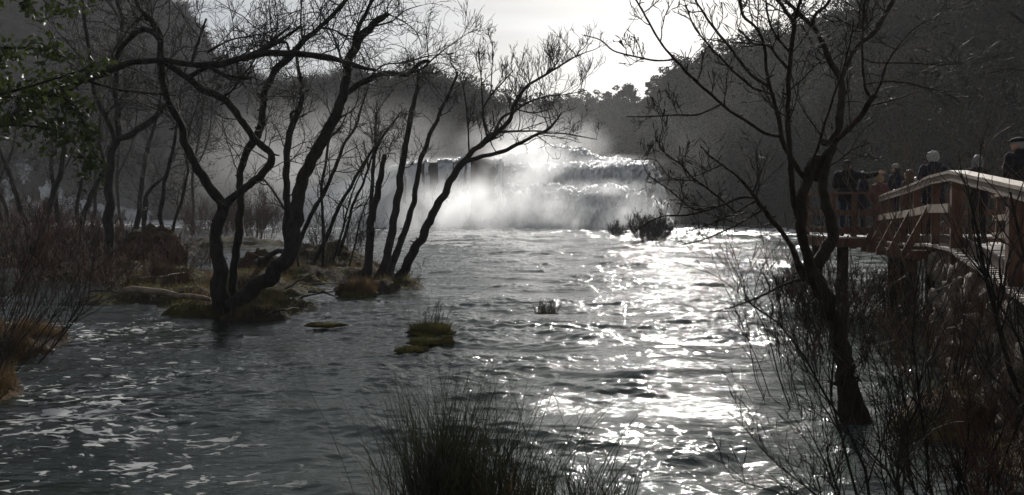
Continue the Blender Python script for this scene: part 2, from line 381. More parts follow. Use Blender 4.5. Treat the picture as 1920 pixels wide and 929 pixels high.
for q in [(872, 152, 205, 168, 36, 'lone small pine on the skyline left of the falls'),
          (1178, 160, 200, 214, 46, 'rounded low pine on the skyline right of the falls, where the slope begins'),
          (1275, 106, 165, 190, 60, 'dark tall pine leaning over the skyline behind the long bare branch'),
          (1318, 97, 160, 186, 62, 'broad bushy pine crown on the skyline between two taller crowns'),
          (1392, 84, 150, 178, 62, 'flat topped pine on the skyline left of the upright bare stem'),
          (1478, 76, 135, 168, 48, 'narrow pine on the skyline directly behind the upright bare stem'),
          (1532, 62, 120, 163, 52, 'pine on the skyline right of the upright bare stem'),
          (790, 138, 195, 170, 70, 'wide dark crown topping the wooded knoll left of the falls'),
          (720, 146, 205, 178, 60, 'smaller crown at the left shoulder of the wooded knoll')]:
    ridge_tree(*q, seed=int(q[0]))

# ---- the falls: stepped travertine with sheets of white water
def fall_surface(pxs, base_y, tiers, shelf, seed, bulge=1.0):
    """profile per column: foot on the river, then rises and shelves; returns rock grid and water grid"""
    cols_w, cols_r = [], []
    nT = 34
    for px in pxs:
        by = np.interp(px, base_y[0], base_y[1]); D = W(px, by)[1]
        pts = [(D, -0.8)]
        for (xs, ys), sh in zip(tiers, shelf):
            z = P(px, np.interp(px, xs, ys), D + .8)[2]
            z = max(z, pts[-1][1] + 0.05)
            z0 = pts[-1][1]; dz = z - z0; pts += [(D + 0.1, z0 + dz * .35), (D + .6, z0 + dz * .60), (D + 1.7, z0 + dz * .80), (D + 3.4, z - .06 * dz), (D + 4.6, z)]
            D += sh; pts.append((D, z + .12))
        pts.append((D + 22, pts[-1][1] + 0.8)); pts = np.array(pts)
        s = np.concatenate([[0], np.cumsum(np.hypot(*np.diff(pts, axis=0).T))])
        s[-1] = s[-2] + 4
        ss = np.linspace(0, s[-1], nT * len(tiers) + 12)
        cols_w.append(np.stack([np.full_like(ss, px), np.interp(ss, s, pts[:, 0]), np.interp(ss, s, pts[:, 1])], -1))
    G = np.array(cols_w)
    V = np.stack([XD(G[..., 0], G[..., 1]), G[..., 1], G[..., 2]], -1)
    R = V.copy(); R[..., 1] += .55 + .5 * fbm(V[..., 0] / 2.0, V[..., 2] / 2.0, 4, seed); R[..., 2] -= .3
    x_, z_, y_ = V[..., 0], V[..., 2], V[..., 1]
    lob = 2.3 * np.maximum(-.1, pn(x_ / 3.2, z_ / 3.6 + y_ * .08, seed + 3)) + .95 * (1 - 2 * np.abs(pn(x_ / 1.5, z_ / 1.5 + y_ * .5, seed + 4))) + .5 * (1 - 2 * np.abs(pn(x_ / .6, z_ / .7 + y_ * .8, seed + 5))) + .35 * fbm(x_ / .3, z_ / .5 + y_ * .6, 3, seed + 7)
    V[..., 1] -= bulge * lob * np.clip((z_ + 1.0) / 2.5, 0, 1)
    V[..., 2] += bulge * (.55 * fbm(x_ / 1.3, y_ / 1.3, 4, seed + 6) + .45 * pn(x_ / 4, y_ / 4, seed))
    return G, V, R
FALLW = bpy.data.materials.new('white_water'); FALLW.use_nodes = True
nt = FALLW.node_tree; bs = nt.nodes['Principled BSDF']; t = node(nt, 'ShaderNodeTexCoord'); ob = t.outputs['Object']
st = nz(1.2, 5.0, (1.6, 1.0, .35), .5)
cm = node(nt, 'ShaderNodeMix', data_type='RGBA', ins={0: ramp(st, .3, .62), 6: (0.72, 0.75, 0.78, 1), 7: (0.94, 0.945, 0.95, 1)})
nt.links.new(cm.outputs[2], bs.inputs['Base Color']); bs.inputs['Roughness'].default_value = .45
bp = node(nt, 'ShaderNodeBump', ins={'Height': mth('ADD', nz(1.7, 6.0, (1.5, 1.5, .5), .4), mth('MULTIPLY', nz(7.0, 4.0, (1.4, 1.4, .7)), .4)), 'Strength': 1.0, 'Distance': .9})
nt.links.new(bp.outputs[0], bs.inputs['Normal'])
tr = node(nt, 'ShaderNodeBsdfTranslucent', ins={0: (0.8, .83, .86, 1)})
nt.links.new(node(nt, 'ShaderNodeMixShader', ins={0: .07, 1: bs.outputs[0], 2: tr.outputs[0]}).outputs[0], nt.nodes['Material Output'].inputs[0])

BASE = ([560, 700, 830, 1000, 1200, 1300], [421, 425, 429, 431, 436, 439])
pxs = np.arange(925, 1262, 1.0)
G, V, R = fall_surface(pxs, BASE,
    [([925, 945, 1000, 1060, 1120, 1190, 1225, 1262], [352, 347, 346, 349, 347, 352, 372, 425]),
     ([925, 960, 1060, 1085, 1140, 1215, 1235, 1262], [312, 306, 306, 304, 303, 299, 330, 420]),
     ([925, 950, 1000, 1040, 1090, 1120, 1180, 1262], [296, 284, 276, 272, 276, 290, 299, 418])], [9.5, 10.5, 12], 31)
b = MB(); m = np.ones((V.shape[0] - 1, V.shape[1] - 1), bool)
gx, gz = G[:-1, :-1, 0], V[:-1, :-1, 2]
m &= ~((pn(gx / 26., gz / 1.1, 44) > .46) & (gx > 1100) & (gz > 2.5))
m &= ~(gx < 938 + 14 * pn(gz / 1.4, gx / 30., 51) + 6 * pn(gz / .4, gx / 9., 52))
m &= ~((gx > 1205) & (pn(gx / 9., gz / 1.2, 45) > .05))
b.grid(V, 0, m); tag(b.build('waterfall', FALLW), kind='structure')
b = MB(); b.grid(R); tag(b.build('rock_ledge', ROCK), kind='structure')
pxs = np.arange(560, 946, 1.0)
G, V, R = fall_surface(pxs, BASE,
    [([560, 640, 700, 740, 800, 860, 900, 946], [366, 346, 344, 318, 304, 302, 300, 312]),
     ([560, 640, 700, 740, 800, 860, 900, 946], [362, 342, 326, 308, 298, 297, 288, 296])], [4.0, 12], 37, .8)
b = MB(); gx, gz = G[:-1, :-1, 0], V[:-1, :-1, 2]
m = (pn(gx / 13., gz / 9., 46) + .25 * pn(gx / 3.5, gz / 4., 47) > -.22 - .35 * (gz < 3.0) - .3 * (gx < 710))
m &= ~((gx > 870 + 9 * pn(gz / 1.6, gx / 30., 53)) & (gx < 928 + 12 * pn(gz / 1.2, gx / 30., 54)) & (np.abs(gx - 879) > 3.0) & (gz > 1.2))
b.grid(V, 0, m); tag(b.build('waterfall', FALLW), kind='structure')
b = MB(); b.grid(R); tag(b.build('rock_ledge', ROCK), kind='structure')
# remote cascade seen between the far left trunks
pxs = np.arange(10, 300, 1.5)
G, V, R = fall_surface(pxs, ([0, 300], [415.5, 415.5]), [([0, 40, 90, 130, 200, 300], [345, 330, 345, 372, 394, 405]), ([0, 50, 90, 120, 200, 300], [300, 292, 318, 360, 390, 403])], [9, 8], 41, 1.6)
b = MB(); gx, gz = G[:-1, :-1, 0], V[:-1, :-1, 2]
b.grid(V, 0, pn(gx / 30., gz / 5., 48) + .5 * pn(gx / 9, gz / 3, 49) > .05); tag(b.build('waterfall', FALLW), kind='structure')
# ================================================================== islets and banks
def patch(name, x0, x1, y0, y1, res, mounds, mats, seed, zsink=-.5, rough=.12, kind='structure', mossf=.1):
    xs = np.arange(x0, x1, res); ys = np.arange(y0, y1, res * 1.2)
    X, Y = gridxy(xs, ys)
    Z = np.full_like(X, zsink)
    for cx, cy_, rx, ry, h in mounds:
        wob = 1 + .45 * fbm(X / 1.1, Y / 1.1, 3, seed)
        d = np.sqrt(((X - cx) / rx) ** 2 + ((Y - cy_) / ry) ** 2) / wob
        Z = np.maximum(Z, zsink + (h - zsink) * np.exp(-d ** 2 * 1.4))
    Z += rough * fbm(X / .55, Y / .55, 5, seed + 2) + rough * .5 * np.abs(pn(X / .17, Y / .17, seed + 9)) + .05
    b = MB(); V = np.stack([X, Y, Z], -1); b.grid(V)
    o = b.build(name, mats[0]); tag(o, kind=kind)
    return X, Y, Z
def earthmoss(name, moss, earth):
    m = mat(name, *earth, 3.5, .95, 1.0, 10, .15)
    nt = m.node_tree; bs = nt.nodes['Principled BSDF']; ramp_ = [n for n in nt.nodes if n.type == 'VALTORGB'][0]
    t = [n for n in nt.nodes if n.type == 'TEX_COORD'][0]
    n2 = node(nt, 'ShaderNodeTexNoise', ins={'Vector': t.outputs['Object'], 'Scale': .9, 'Detail': 5.0, 'Roughness': .65})
    n3 = node(nt, 'ShaderNodeTexNoise', ins={'Vector': t.outputs['Object'], 'Scale': 14.0, 'Detail': 3.0})
    mc = node(nt, 'ShaderNodeMix', data_type='RGBA', ins={0: n3.outputs[0], 6: (*moss[0], 1), 7: (*moss[1], 1)})
    f = node(nt, 'ShaderNodeMapRange', ins={0: n2.outputs[0], 1: .46, 2: .56, 3: 0, 4: 1})
    mx = node(nt, 'ShaderNodeMix', data_type='RGBA', ins={0: f.outputs[0], 6: ramp_.outputs[0], 7: mc.outputs[2]})
    nt.links.new(mx.outputs[2], bs.inputs['Base Color']); return m
ISLET = earthmoss('islet_ground', ((.016, .018, .006), (.06, .05, .014)), ((.012, .009, .007), (.036, .024, .015)))
def wm(px, py, rx, ry, h): c = W(px, py); return (c[0], c[1], rx, ry, h)
M1 = [wm(430, 578, 1.9, 1.4, .28), wm(520, 575, 1.6, 1.0, .16), wm(360, 565, 1.5, 1.3, .30), wm(270, 560, 2.2, 1.2, .22), wm(330, 535, 2.2, 1.8, .5), wm(470, 545, 2.5, 2.2, .45), wm(560, 525, 2.5, 2.0, .42),
      wm(640, 520, 2.2, 1.5, .30), wm(700, 545, 1.7, 1.2, .22), wm(745, 540, 1.2, .9, .2), wm(610, 510, 2.6, 2.5, .75), wm(230, 515, 3.0, 3, .4), wm(480, 590, 1.3, .7, .14)]
IX, IY, IZ = patch('islet', -18, -2.2, 13.5, 42, .075, M1, [ISLET], 3)
M2 = [wm(90, 470, 6, 4, .6), wm(20, 465, 7, 5, .9), wm(150, 475, 4, 3, .5), wm(-60, 450, 9, 8, 1.2), wm(270, 480, 3.5, 2, .5), wm(20, 500, 3, 2.0, .4)]
patch('islet', -48, -12, 33, 70, .2, M2, [ISLET], 8, rough=.2)
M2b = [wm(440, 462, 5.5, 3.0, .5)]
patch('islet', -30, -10, 48, 66, .2, M2b, [ISLET], 9, rough=.2)
M3 = [(-7.4, 10.6, 1.6, 2.4, .22), (-6.9, 9.0, 1.5, 1.4, .14), (-8.8, 14, 1.6, 3, .3), (-9.6, 11, 2.2, 4, .6), (-5.8, 7.7, .9, .7, .07)]
LB = earthmoss('leaf_litter_bank', ((.035, .022, .009), (.075, .042, .016)), ((.012, .009, .007), (.032, .020, .012)))
BX, BY, BZ = patch('left_bank', -14, -4.2, 5.5, 19, .07, M3, [LB], 12, rough=.05)
M4 = [(5.8, 5.8, 2.0, 1.5, .6), (6.5, 8.0, 2.2, 2.0, .75), (4.6, 9.3, .9, .8, .25), (8.5, 11.5, 2.0, 2.6, .7), (3.9, 5.4, 1.3, .8, .3), (9, 7, 3, 4, 1.2), (9.5, 14.5, 2.0, 3, .5)]
RB = earthmoss('right_bank_soil', ((.07, .06, .02), (.14, .11, .04)), ((.03, .02, .013), (.07, .042, .024)))
RX, RY, RZ = patch('right_bank', 1.8, 16, 3.6, 22, .08, M4, [RB], 14)
def zat(Xg, Yg, Zg, x, y):
    i = int(np.clip(np.searchsorted(Xg[:, 0], x), 0, Xg.shape[0] - 1)); j = int(np.clip(np.searchsorted(Yg[0], y), 0, Xg.shape[1] - 1)); return Zg[i, j]

# ================================================================== trees
def catmull(p, n):
    p = np.asarray(p, float); q = np.concatenate([[2 * p[0] - p[1]], p, [2 * p[-1] - p[-2]]])
    d = np.concatenate([[0], np.cumsum(np.linalg.norm(np.diff(p[:, :2], axis=0), axis=1))]); s = np.linspace(0, d[-1], n)
    k = np.clip(np.searchsorted(d, s, 'right') - 1, 0, len(p) - 2); f = ((s - d[k]) / np.maximum(1e-6, d[k + 1] - d[k]))[:, None]
    a, b_, c, e = q[k], q[k + 1], q[k + 2], q[k + 3]
    out = .5 * (2 * b_ + (c - a) * f + (2 * a - 5 * b_ + 4 * c - e) * f ** 2 + (3 * b_ - a - 3 * c + e) * f ** 3)
    return out
WF = 1.0
def limb_path(pts, D, dd=0.0, d0=0.0, r=rng, wig=1.0):
    """traced outline points (px, py, width) of one limb, standing at its own distance D + d0 .. D + d0 + dd"""
    pts = np.array(pts, float); pts[:, 2] *= WF
    L = np.abs(np.diff(pts[:, :2], axis=0)).sum(); n = int(np.clip(L / 9, 8, 90))
    q = catmull(pts, n); f = np.linspace(0, 1, n)
    ph = r.uniform(0, 99)
    q[:, 0] += wig * q[:, 2] * .42 * pn(f * n / 3.6, np.full(n, ph)) * np.minimum(1, f * 6)
    q[:, 1] += wig * q[:, 2] * .34 * pn(f * n / 3.6, np.full(n, ph + 7)) * np.minimum(1, f * 6)
    Dk = D + d0 + dd * f + .012 * D * pn(f * 4, np.full(n, ph + 3)) * np.minimum(1, f * 5)
    X = np.stack([P(x, y, d) for (x, y, _), d in zip(q, Dk)])
    R = np.maximum(q[:, 2], 1.0) * Dk / FPX / 2 * (1 + np.minimum(.22, 3.2 / np.maximum(q[:, 2], 1)) * pn(f * n / 1.7, np.full(n, ph + 5)) + .06 * pn(f * n / .8, np.full(n, ph + 6)))
    return X, R
def capped(X, R):
    d = X[-1] - X[-2]; d /= np.linalg.norm(d) + 1e-9
    return np.concatenate([X, [X[-1] + d * R[-1] * .5]]), np.concatenate([R, [R[-1] * .05]])
def unit(v): return v / (np.linalg.norm(v, axis=-1, keepdims=True) + 1e-12)
def grow(Pp, Rp, m, L, rr, r, t0=.15, t1=1.0, up=.35, spread=.9, fwd=.6, K=6, droop=0.0, wav=.25, rmin=.003, bud=False):
    """m children on each of N parents (N,K,3)"""
    N, Kp = Rp.shape
    t = r.uniform(t0, t1, (N, m)) * (Kp - 1.001); i = t.astype(int); f = (t - i)[..., None]; n_ = np.arange(N)[:, None]
    s0 = Pp[n_, i] * (1 - f) + Pp[n_, i + 1] * f
    tg = unit(Pp[n_, i + 1] - Pp[n_, i]); rp = Rp[n_, i]
    d = unit(fwd * tg + spread * unit(r.normal(size=(N, m, 3))) + (0, 0, up))
    Lc = (L if np.ndim(L) == 0 else np.asarray(L)[:, None]) * r.uniform(.45, 1.25, (N, m)) * (1.15 - .5 * t / Kp)
    pts = [s0]; st = (Lc / (K - 1))[..., None]
    for k in range(K - 1):
        pts.append(pts[-1] + d * st); d = unit(d + wav * r.normal(size=d.shape) + (0, 0, .10 * up - droop))
    r0 = np.maximum(rmin, np.minimum(rp * .62, rr))
    prof = np.linspace(1, .45, K)
    if bud: prof = prof.copy(); prof[-2] = .62; prof[-1] = .3; 
    Rn = np.maximum(r0[..., None] * prof, rmin * .8)
    if bud: Rn[..., -2] = np.maximum(Rn[..., -2], rmin * 1.9)
    return np.stack(pts, 2).reshape(-1, K, 3), Rn.reshape(-1, K)
def resamp(X, R, K):
    s = np.concatenate([[0], np.cumsum(np.linalg.norm(np.diff(X, axis=0), axis=1))]); q = np.linspace(0, s[-1], K)
    return np.stack([np.interp(q, s, X[:, k]) for k in range(3)], -1)[None], np.interp(q, s, R)[None], s[-1]
def twigs_for(X, R, spec, r, b, t0=.25):
    Pp, Rp, Ln = resamp(X, R, 14)
    m = max(2, int(Ln * spec['d']))
    a = grow(Pp, Rp, m, spec['L'], spec['r1'], r, t0, 1.0, spec['up'], spec.get('spread', .9), spec.get('fwd', .6), 8, spec.get('droop', 0), spec.get('wav', .22), spec['rmin'])
    b.tubes(*a, 4)
    if spec.get('m2'):
        c = grow(*a, spec['m2'], spec['L'] * .5, spec['r1'] * .6, r, .2, 1, spec['up'], spec.get('spread', .8), .8, 6, spec.get('droop', 0), .25, spec['rmin'], spec.get('bud', False) and not spec.get('m3'))
        b.tubes(*c, 3)
        if spec.get('m3'):
            e = grow(*c, spec['m3'], spec['L'] * .22, spec['r1'] * .4, r, .2, 1, spec['up'], .8, .8, 5, 0, .2, spec['rmin'], spec.get('bud', False))
            b.tubes(*e, 3)
def tree(name, label, base, D, limbs, bark, spec, seed, group=None, cat='tree', names=None):
    r = np.random.default_rng(seed)
    o = thing(name, base, label, cat, group)
    for k, lm in enumerate(limbs):
        pts, dd, d0 = lm[0], (lm[1] if len(lm) > 1 else r.uniform(-.08, .08) * D), (lm[2] if len(lm) > 2 else 0.0)
        sp = dict(spec, **(lm[3] if len(lm) > 3 else {}))
        X, R = limb_path(pts, D, dd, d0, r)
        b = MB(); b.tubes(*capped(X, R), 9 if R.max() > .05 else 7)
        ns = int(len(R) / 7)                                          # broken stubs and knots on the bark
        Pp, Rp, Ln = resamp(X, R, 14); g = grow(Pp, Rp, ns + 1, min(.22, R.max() * 2.2), min(.03, R.max() * .4), r, .15, .95, .2, 1.0, .3, 5, 0, .3, min(.012, R.max() * .16)); b.tubes(*g, 6)
        isT = lm[4] if len(lm) > 4 else ('trunk' if k == 0 else 'limb')
        t = b.build(isT, bark, o)
        if sp['d'] > 0:
            b = MB(); twigs_for(X, R, sp, r, b, sp.get('t0', .25)); b.build('twigs', TWIG, t)
    return o
WF = .70
SP19 = dict(d=4.4, L=1.45, r1=.014, up=.22, rmin=.0052, m2=6, m3=4, wav=.26)
LOW = dict(d=.5, t0=.5)
NO = dict(d=0)
tree('bare_tree', 'large dark tree forking low at the near edge of the mossy islet', W(420, 588), 19.2, [
    ([(414, 590, 52), (411, 540, 46), (409, 491, 36), (405, 460, 33), (410, 415, 32), (420, 383, 33)], 0, 0, NO),
    ([(420, 386, 26), (394, 352, 26), (372, 320, 24), (355, 290, 23), (346, 262, 21), (337, 234, 20), (322, 205, 19), (308, 165, 18), (301, 115, 18), (300, 70, 15), (288, 42, 13), (266, 24, 11)], -.8, 0, dict(t0=.4)),
    ([(418, 388, 24), (440, 368, 22), (470, 345, 20), (494, 325, 20), (510, 298, 20), (505, 283, 18), (484, 268, 19), (462, 238, 18), (442, 212, 18), (422, 187, 20), (400, 178, 20), (372, 163, 20), (350, 145, 19), (330, 132, 17), (310, 118, 16)], -.6, 0, dict(d=1.8)),
    ([(300, 75, 15), (286, 60, 16), (262, 58, 15), (240, 76, 14), (222, 100, 14), (212, 124, 13)], .8, -.8),
    ([(300, 75, 12), (284, 38, 12), (262, 18, 12), (252, -10, 10)], .6, -.8),
    ([(352, 146, 13), (385, 128, 12), (410, 122, 12), (430, 118, 11), (455, 108, 9), (490, 92, 7), (520, 70, 6), (545, 50, 4)], .9, -.6),
    ([(400, 132, 7), (420, 143, 6), (436, 150, 5), (468, 148, 5), (472, 150, 4)], .3, -.5),
    ([(300, 113, 9), (350, 119, 9), (395, 127, 8), (420, 140, 7), (450, 147, 7), (470, 149, 6)], -.4, -.8),
    ([(372, 163, 6), (420, 180, 6), (450, 150, 5), (478, 112, 4)], .6, -.6),
    ([(388, 100, 5), (430, 76, 5), (470, 68, 4), (520, 58, 3)], .6, 0),
    ([(360, 120, 9), (368, 90, 8), (378, 60, 7), (386, 36, 6)], .5, .3)], BARK, SP19, 101)
tree('bare_tree', 'slim dark tree rising between the forked tree and the thick leaning tree', W(438, 578), 19.6, [
    ([(437, 580, 26), (436, 540, 24), (440, 490, 22), (448, 430, 22), (452, 380, 19), (449, 340, 18), (453, 312, 19), (464, 285, 20), (478, 262, 22), (489, 237, 20), (495, 198, 18), (493, 180, 17), (502, 160, 17), (513, 138, 18), (527, 120, 19), (546, 104, 18), (568, 78, 15), (595, 55, 12), (625, 27, 11), (652, -4, 10)], .8, 0, dict(t0=.35, d=2.0)),
    ([(493, 195, 9), (487, 182, 10), (484, 176, 7)], .2, .4, NO),
    ([(487, 185, 3), (510, 181, 2.5), (560, 183, 2)], .4, .4),
    ([(568, 78, 7), (564, 40, 5), (566, 0, 4)], .6, .6),
    ([(545, 104, 6), (535, 78, 6), (505, 90, 5), (480, 105, 4)], -.8, .6),
    ([(600, 52, 6), (630, 58, 5), (660, 74, 4), (700, 60, 3)], -.6, .7)], BARK, SP19, 102)
tree('bare_tree', 'thick dark tree leaning right over the islet with a broken stub at its top', W(470, 572), 19.0, [
    ([(432, 578, 46), (452, 562, 44), (485, 535, 42), (512, 512, 42), (532, 492, 42), (546, 468, 40), (552, 430, 38), (556, 390, 36), (566, 345, 34), (584, 300, 32), (602, 268, 31), (620, 235, 29), (634, 205, 27), (646, 172, 25), (651, 128, 22), (662, 95, 22), (676, 72, 22), (694, 52, 20), (710, 36, 18), (728, 26, 12)], 1.0, 0, dict(t0=.45, d=1.8)),
    ([(648, 176, 15), (668, 163, 16), (690, 149, 15), (712, 139, 14), (735, 139, 14), (760, 139, 13), (778, 128, 12), (790, 118, 11), (803, 114, 9)], .8, .8, dict(d=3.6, t0=.1)),
    ([(660, 98, 12), (666, 70, 12), (676, 42, 11), (690, 18, 10), (702, -6, 9)], -.5, .9),
    ([(652, 150, 8), (640, 110, 6), (628, 75, 5), (610, 40, 4), (590, 0, 3)], .7, .8),
    ([(760, 139, 5), (790, 130, 5), (815, 108, 4), (835, 92, 3), (865, 72, 2)], .6, 1.5, dict(d=4)),
    ([(690, 148, 5), (720, 122, 4), (760, 118, 4), (800, 106, 3), (850, 100, 2)], -.5, 1.2, dict(d=4)),
    ([(730, 28, 4), (755, 40, 3), (780, 60, 3), (792, 90, 2)], .5, 1.0, dict(d=4)),
    ([(628, 222, 7), (650, 215, 4), (668, 195, 3), (675, 150, 2)], -.6, .6),
    ([(700, 50, 6), (735, 40, 4), (760, 20, 3), (790, 10, 2)], .7, 1.0, dict(d=4))], BARK, SP19, 103)
tree('bare_tree', 'upright knobbly stem standing just behind the thick leaning tree', W(536, 505), 22.5, [
    ([(540, 470, 20), (537, 430, 20), (539, 370, 19), (536, 320, 18), (540, 270, 18), (549, 232, 17), (560, 208, 15), (567, 180, 12), (566, 155, 11), (560, 135, 9), (557, 108, 8)], .5, 0, dict(t0=.4)),
    ([(548, 236, 7), (545, 220, 7), (548, 212, 8), (560, 208, 8)], .1, 0, NO),
    ([(564, 178, 4), (580, 168, 4), (560, 176, 3)], .1, .2, NO), ([(556, 222, 5), (568, 218, 4), (575, 214, 3)], .2, .2, NO)], BARK, SP19, 104)
tree('dark_limb_tree', 'dark tree left of the frame whose long limb sweeps across the treetops', (XD(-190, 15.5), 15.5, .2), 15.5, [
    ([(-190, 640, 70), (-185, 520, 62), (-175, 420, 56), (-150, 330, 50), (-100, 280, 42)], 0, 0, NO),
    ([(-105, 285, 36), (-50, 252, 32), (0, 230, 30), (50, 203, 28), (100, 176, 25), (150, 151, 22), (205, 131, 20), (250, 118, 18), (300, 112, 16), (350, 119, 15), (408, 122, 18), (440, 113, 18), (480, 102, 17), (530, 99, 17), (580, 102, 17), (625, 111, 15), (655, 120, 13), (685, 128, 10), (705, 131, 6)], 1.5, 0, dict(d=1.6, t0=.3)),
    ([(165, 152, 7), (220, 168, 6), (275, 175, 5), (330, 180, 4)], .8, .4),
    ([(480, 102, 9), (510, 85, 8), (545, 64, 7), (562, 50, 6)], .6, 1.2)], BARK, dict(SP19, d=2), 105)
SPE = dict(d=3.0, L=1.5, r1=.017, up=.35, rmin=.0066, m2=5, m3=4, wav=.22)
tree('bare_tree', 'clump of bare trunks fanning out at the right tip of the islet above the river', W(720, 535), 27.0, [
    ([(686, 526, 34), (690, 490, 24), (694, 440, 22), (702, 385, 20), (712, 340, 17), (719, 308, 14), (722, 290, 12)], -.6, 0, dict(t0=.6, d=1.4), 'trunk'),
    ([(694, 445, 12), (696, 380, 11), (700, 310, 10), (704, 250, 8), (705, 212, 7)], .6, 0, dict(t0=.5)),
    ([(708, 532, 36), (724, 490, 24), (736, 430, 22), (746, 370, 20), (752, 325, 18), (760, 280, 16), (770, 220, 14), (781, 172, 11), (786, 130, 8)], .8, 0, dict(t0=.5, d=1.6), 'trunk'),
    ([(722, 536, 28), (738, 490, 20), (755, 445, 18), (770, 400, 16), (780, 352, 14), (790, 298, 13), (808, 250, 11), (830, 202, 9), (850, 157, 7), (859, 136, 6)], .9, .3, dict(t0=.5, d=1.6), 'trunk'),
    ([(736, 540, 34), (762, 500, 26), (788, 450, 24), (812, 402, 22), (836, 358, 20), (856, 322, 20), (872, 300, 18), (890, 282, 15), (918, 262, 13), (943, 240, 12), (958, 222, 11), (966, 192, 9), (987, 163, 8), (1027, 138, 6), (1053, 122, 5), (1085, 103, 3)], -1.2, .2, dict(t0=.55, d=3.4, L=1.25, up=.75), 'trunk'),
    ([(872, 304, 12), (900, 295, 12), (920, 291, 11), (946, 283, 11), (968, 272, 10), (1007, 253, 8), (1030, 241, 7), (1044, 226, 5), (1052, 212, 4)], -1.8, -.5, dict(d=2.6)),
    ([(1012, 250, 5), (1040, 250, 4), (1065, 252, 4), (1120, 262, 2)], -.6, -2, dict(d=2.0, L=.8)),
    ([(895, 280, 7), (919, 253, 7), (955, 247, 6), (1012, 246, 4)], 1.5, -.5, dict(d=2.8)),
    ([(915, 262, 6), (908, 235, 6), (905, 200, 5), (902, 147, 3.5), (897, 92, 2.5)], .6, -.6, dict(L=.8, up=.9)),
    ([(880, 290, 5), (878, 250, 4), (874, 200, 4), (868, 160, 3)], .8, -.6, dict(L=.8)),
    ([(919, 186, 3), (922, 140, 3), (924, 78, 2)], .3, -.8, dict(L=.6, up=.9)),
    ([(925, 255, 8), (940, 224, 7), (966, 208, 6), (990, 193, 5), (1027, 180, 4), (1058, 178, 3), (1100, 170, 2)], .9, -.8, dict(d=3.6, up=.8)),
    ([(905, 205, 5), (920, 180, 5), (938, 160, 4), (962, 132, 3)], .4, -.6, dict(d=3.2, up=.9, L=.9)),
    ([(966, 205, 4), (1000, 212, 4), (1036, 204, 3)], 1.2, -1.0, dict(d=3))], BARK, SPE, 106)
# slender shoots of the thicket on the islet
r_ = np.random.default_rng(77)
tree('bare_sapling', 'slender bare stems spreading up between the leaning tree and the trunk clump', W(612, 520), 24.0, [
    ([(556, 470, 12), (580, 410, 12), (605, 366, 11), (628, 315, 10), (646, 270, 8), (668, 235, 7), (678, 200, 5), (690, 165, 3)], .6, 0, dict(t0=.3)),
    ([(606, 500, 9), (606, 440, 9), (604, 390, 8), (603, 345, 8), (612, 300, 7), (618, 262, 6), (640, 235, 4), (655, 200, 3)], -.6, 0),
    ([(590, 490, 12), (615, 440, 11), (634, 392, 10), (652, 360, 9), (680, 310, 8), (706, 272, 7), (730, 240, 5), (752, 210, 3)], .8, .4),
    ([(634, 480, 8), (650, 430, 8), (662, 385, 7), (678, 350, 7), (690, 318, 6), (700, 290, 5), (716, 262, 3)], -.6, .3),
    ([(560, 500, 6), (545, 420, 6), (520, 370, 6), (498, 340, 5), (490, 332, 4)], -.5, .3),
    ([(625, 490, 6), (640, 440, 6), (650, 400, 5), (664, 352, 4), (690, 300, 3)], -.4, .3),
    ([(655, 500, 5), (668, 450, 5), (676, 410, 4), (700, 350, 3)], .3, .5)], BARK, dict(SPE, d=2.0, L=.9, m3=2, rmin=.0055), 107)
# the trunks farther back on the left
SPF = dict(d=2.2, L=2.0, r1=.02, up=.25, rmin=.0085, m2=5, m3=4, wav=.26)
tree('bare_tree', 'straight trunk with a high fork on the left islet, pale bark on its lit edge', W(204, 515), 31, [
    ([(206, 515, 34), (205, 460, 26), (204, 400, 26), (205, 350, 24), (210, 300, 22), (217, 262, 22), (222, 240, 17), (218, 180, 14), (217, 120, 13), (224, 80, 11), (230, 45, 10), (218, -5, 9)], .5, 0, dict(t0=.55)),
    ([(216, 262, 15), (208, 238, 14), (198, 218, 12), (186, 195, 12), (178, 175, 11), (172, 140, 10), (168, 100, 9), (160, 50, 9), (153, -5, 8)], -1.2, 0),
    ([(218, 262, 13), (240, 255, 18), (262, 241, 18), (282, 228, 16), (304, 205, 13), (318, 190, 8)], -1, 0),
    ([(230, 50, 7), (215, 20, 6), (190, -10, 5)], 1, .5), ([(200, 215, 6), (212, 200, 5), (240, 170, 4), (262, 140, 3)], 1, -.4)], BARK, SPF, 111)
tree('bare_tree', 'forked tree on the far left islet with two trunks opening in a V', W(58, 478), 42, [
    ([(60, 478, 22), (58, 455, 18), (44, 405, 14), (30, 360, 13), (16, 320, 12), (4, 290, 10), (-20, 230, 8)], .6, 0, dict(t0=.4)),
    ([(60, 472, 20), (78, 428, 16), (95, 380, 16), (106, 345, 14), (116, 315, 13), (122, 260, 10), (126, 190, 7), (134, 120, 5)], -1, 0, dict(t0=.35), 'trunk')], BARK, dict(SPF, rmin=.009), 112)
tree('bare_tree', 'pair of slanting trunks crossing behind the straight forked trunk on the left', W(130, 470), 46, [
    ([(120, 470, 18), (114, 440, 16), (108, 400, 14), (102, 350, 12), (96, 318, 10), (100, 250, 7), (112, 170, 5)], .6, 0, dict(t0=.4)),
    ([(140, 470, 20), (150, 430, 16), (165, 380, 14), (182, 345, 12), (196, 318, 11), (186, 262, 8), (190, 205, 6)], -1, 0, dict(t0=.35), 'trunk'),
    ([(152, 470, 14), (146, 420, 12), (146, 380, 10), (156, 330, 8), (160, 270, 6)], 1, 0, dict(t0=.35), 'trunk')], BARK, dict(SPF, rmin=.0095), 113)
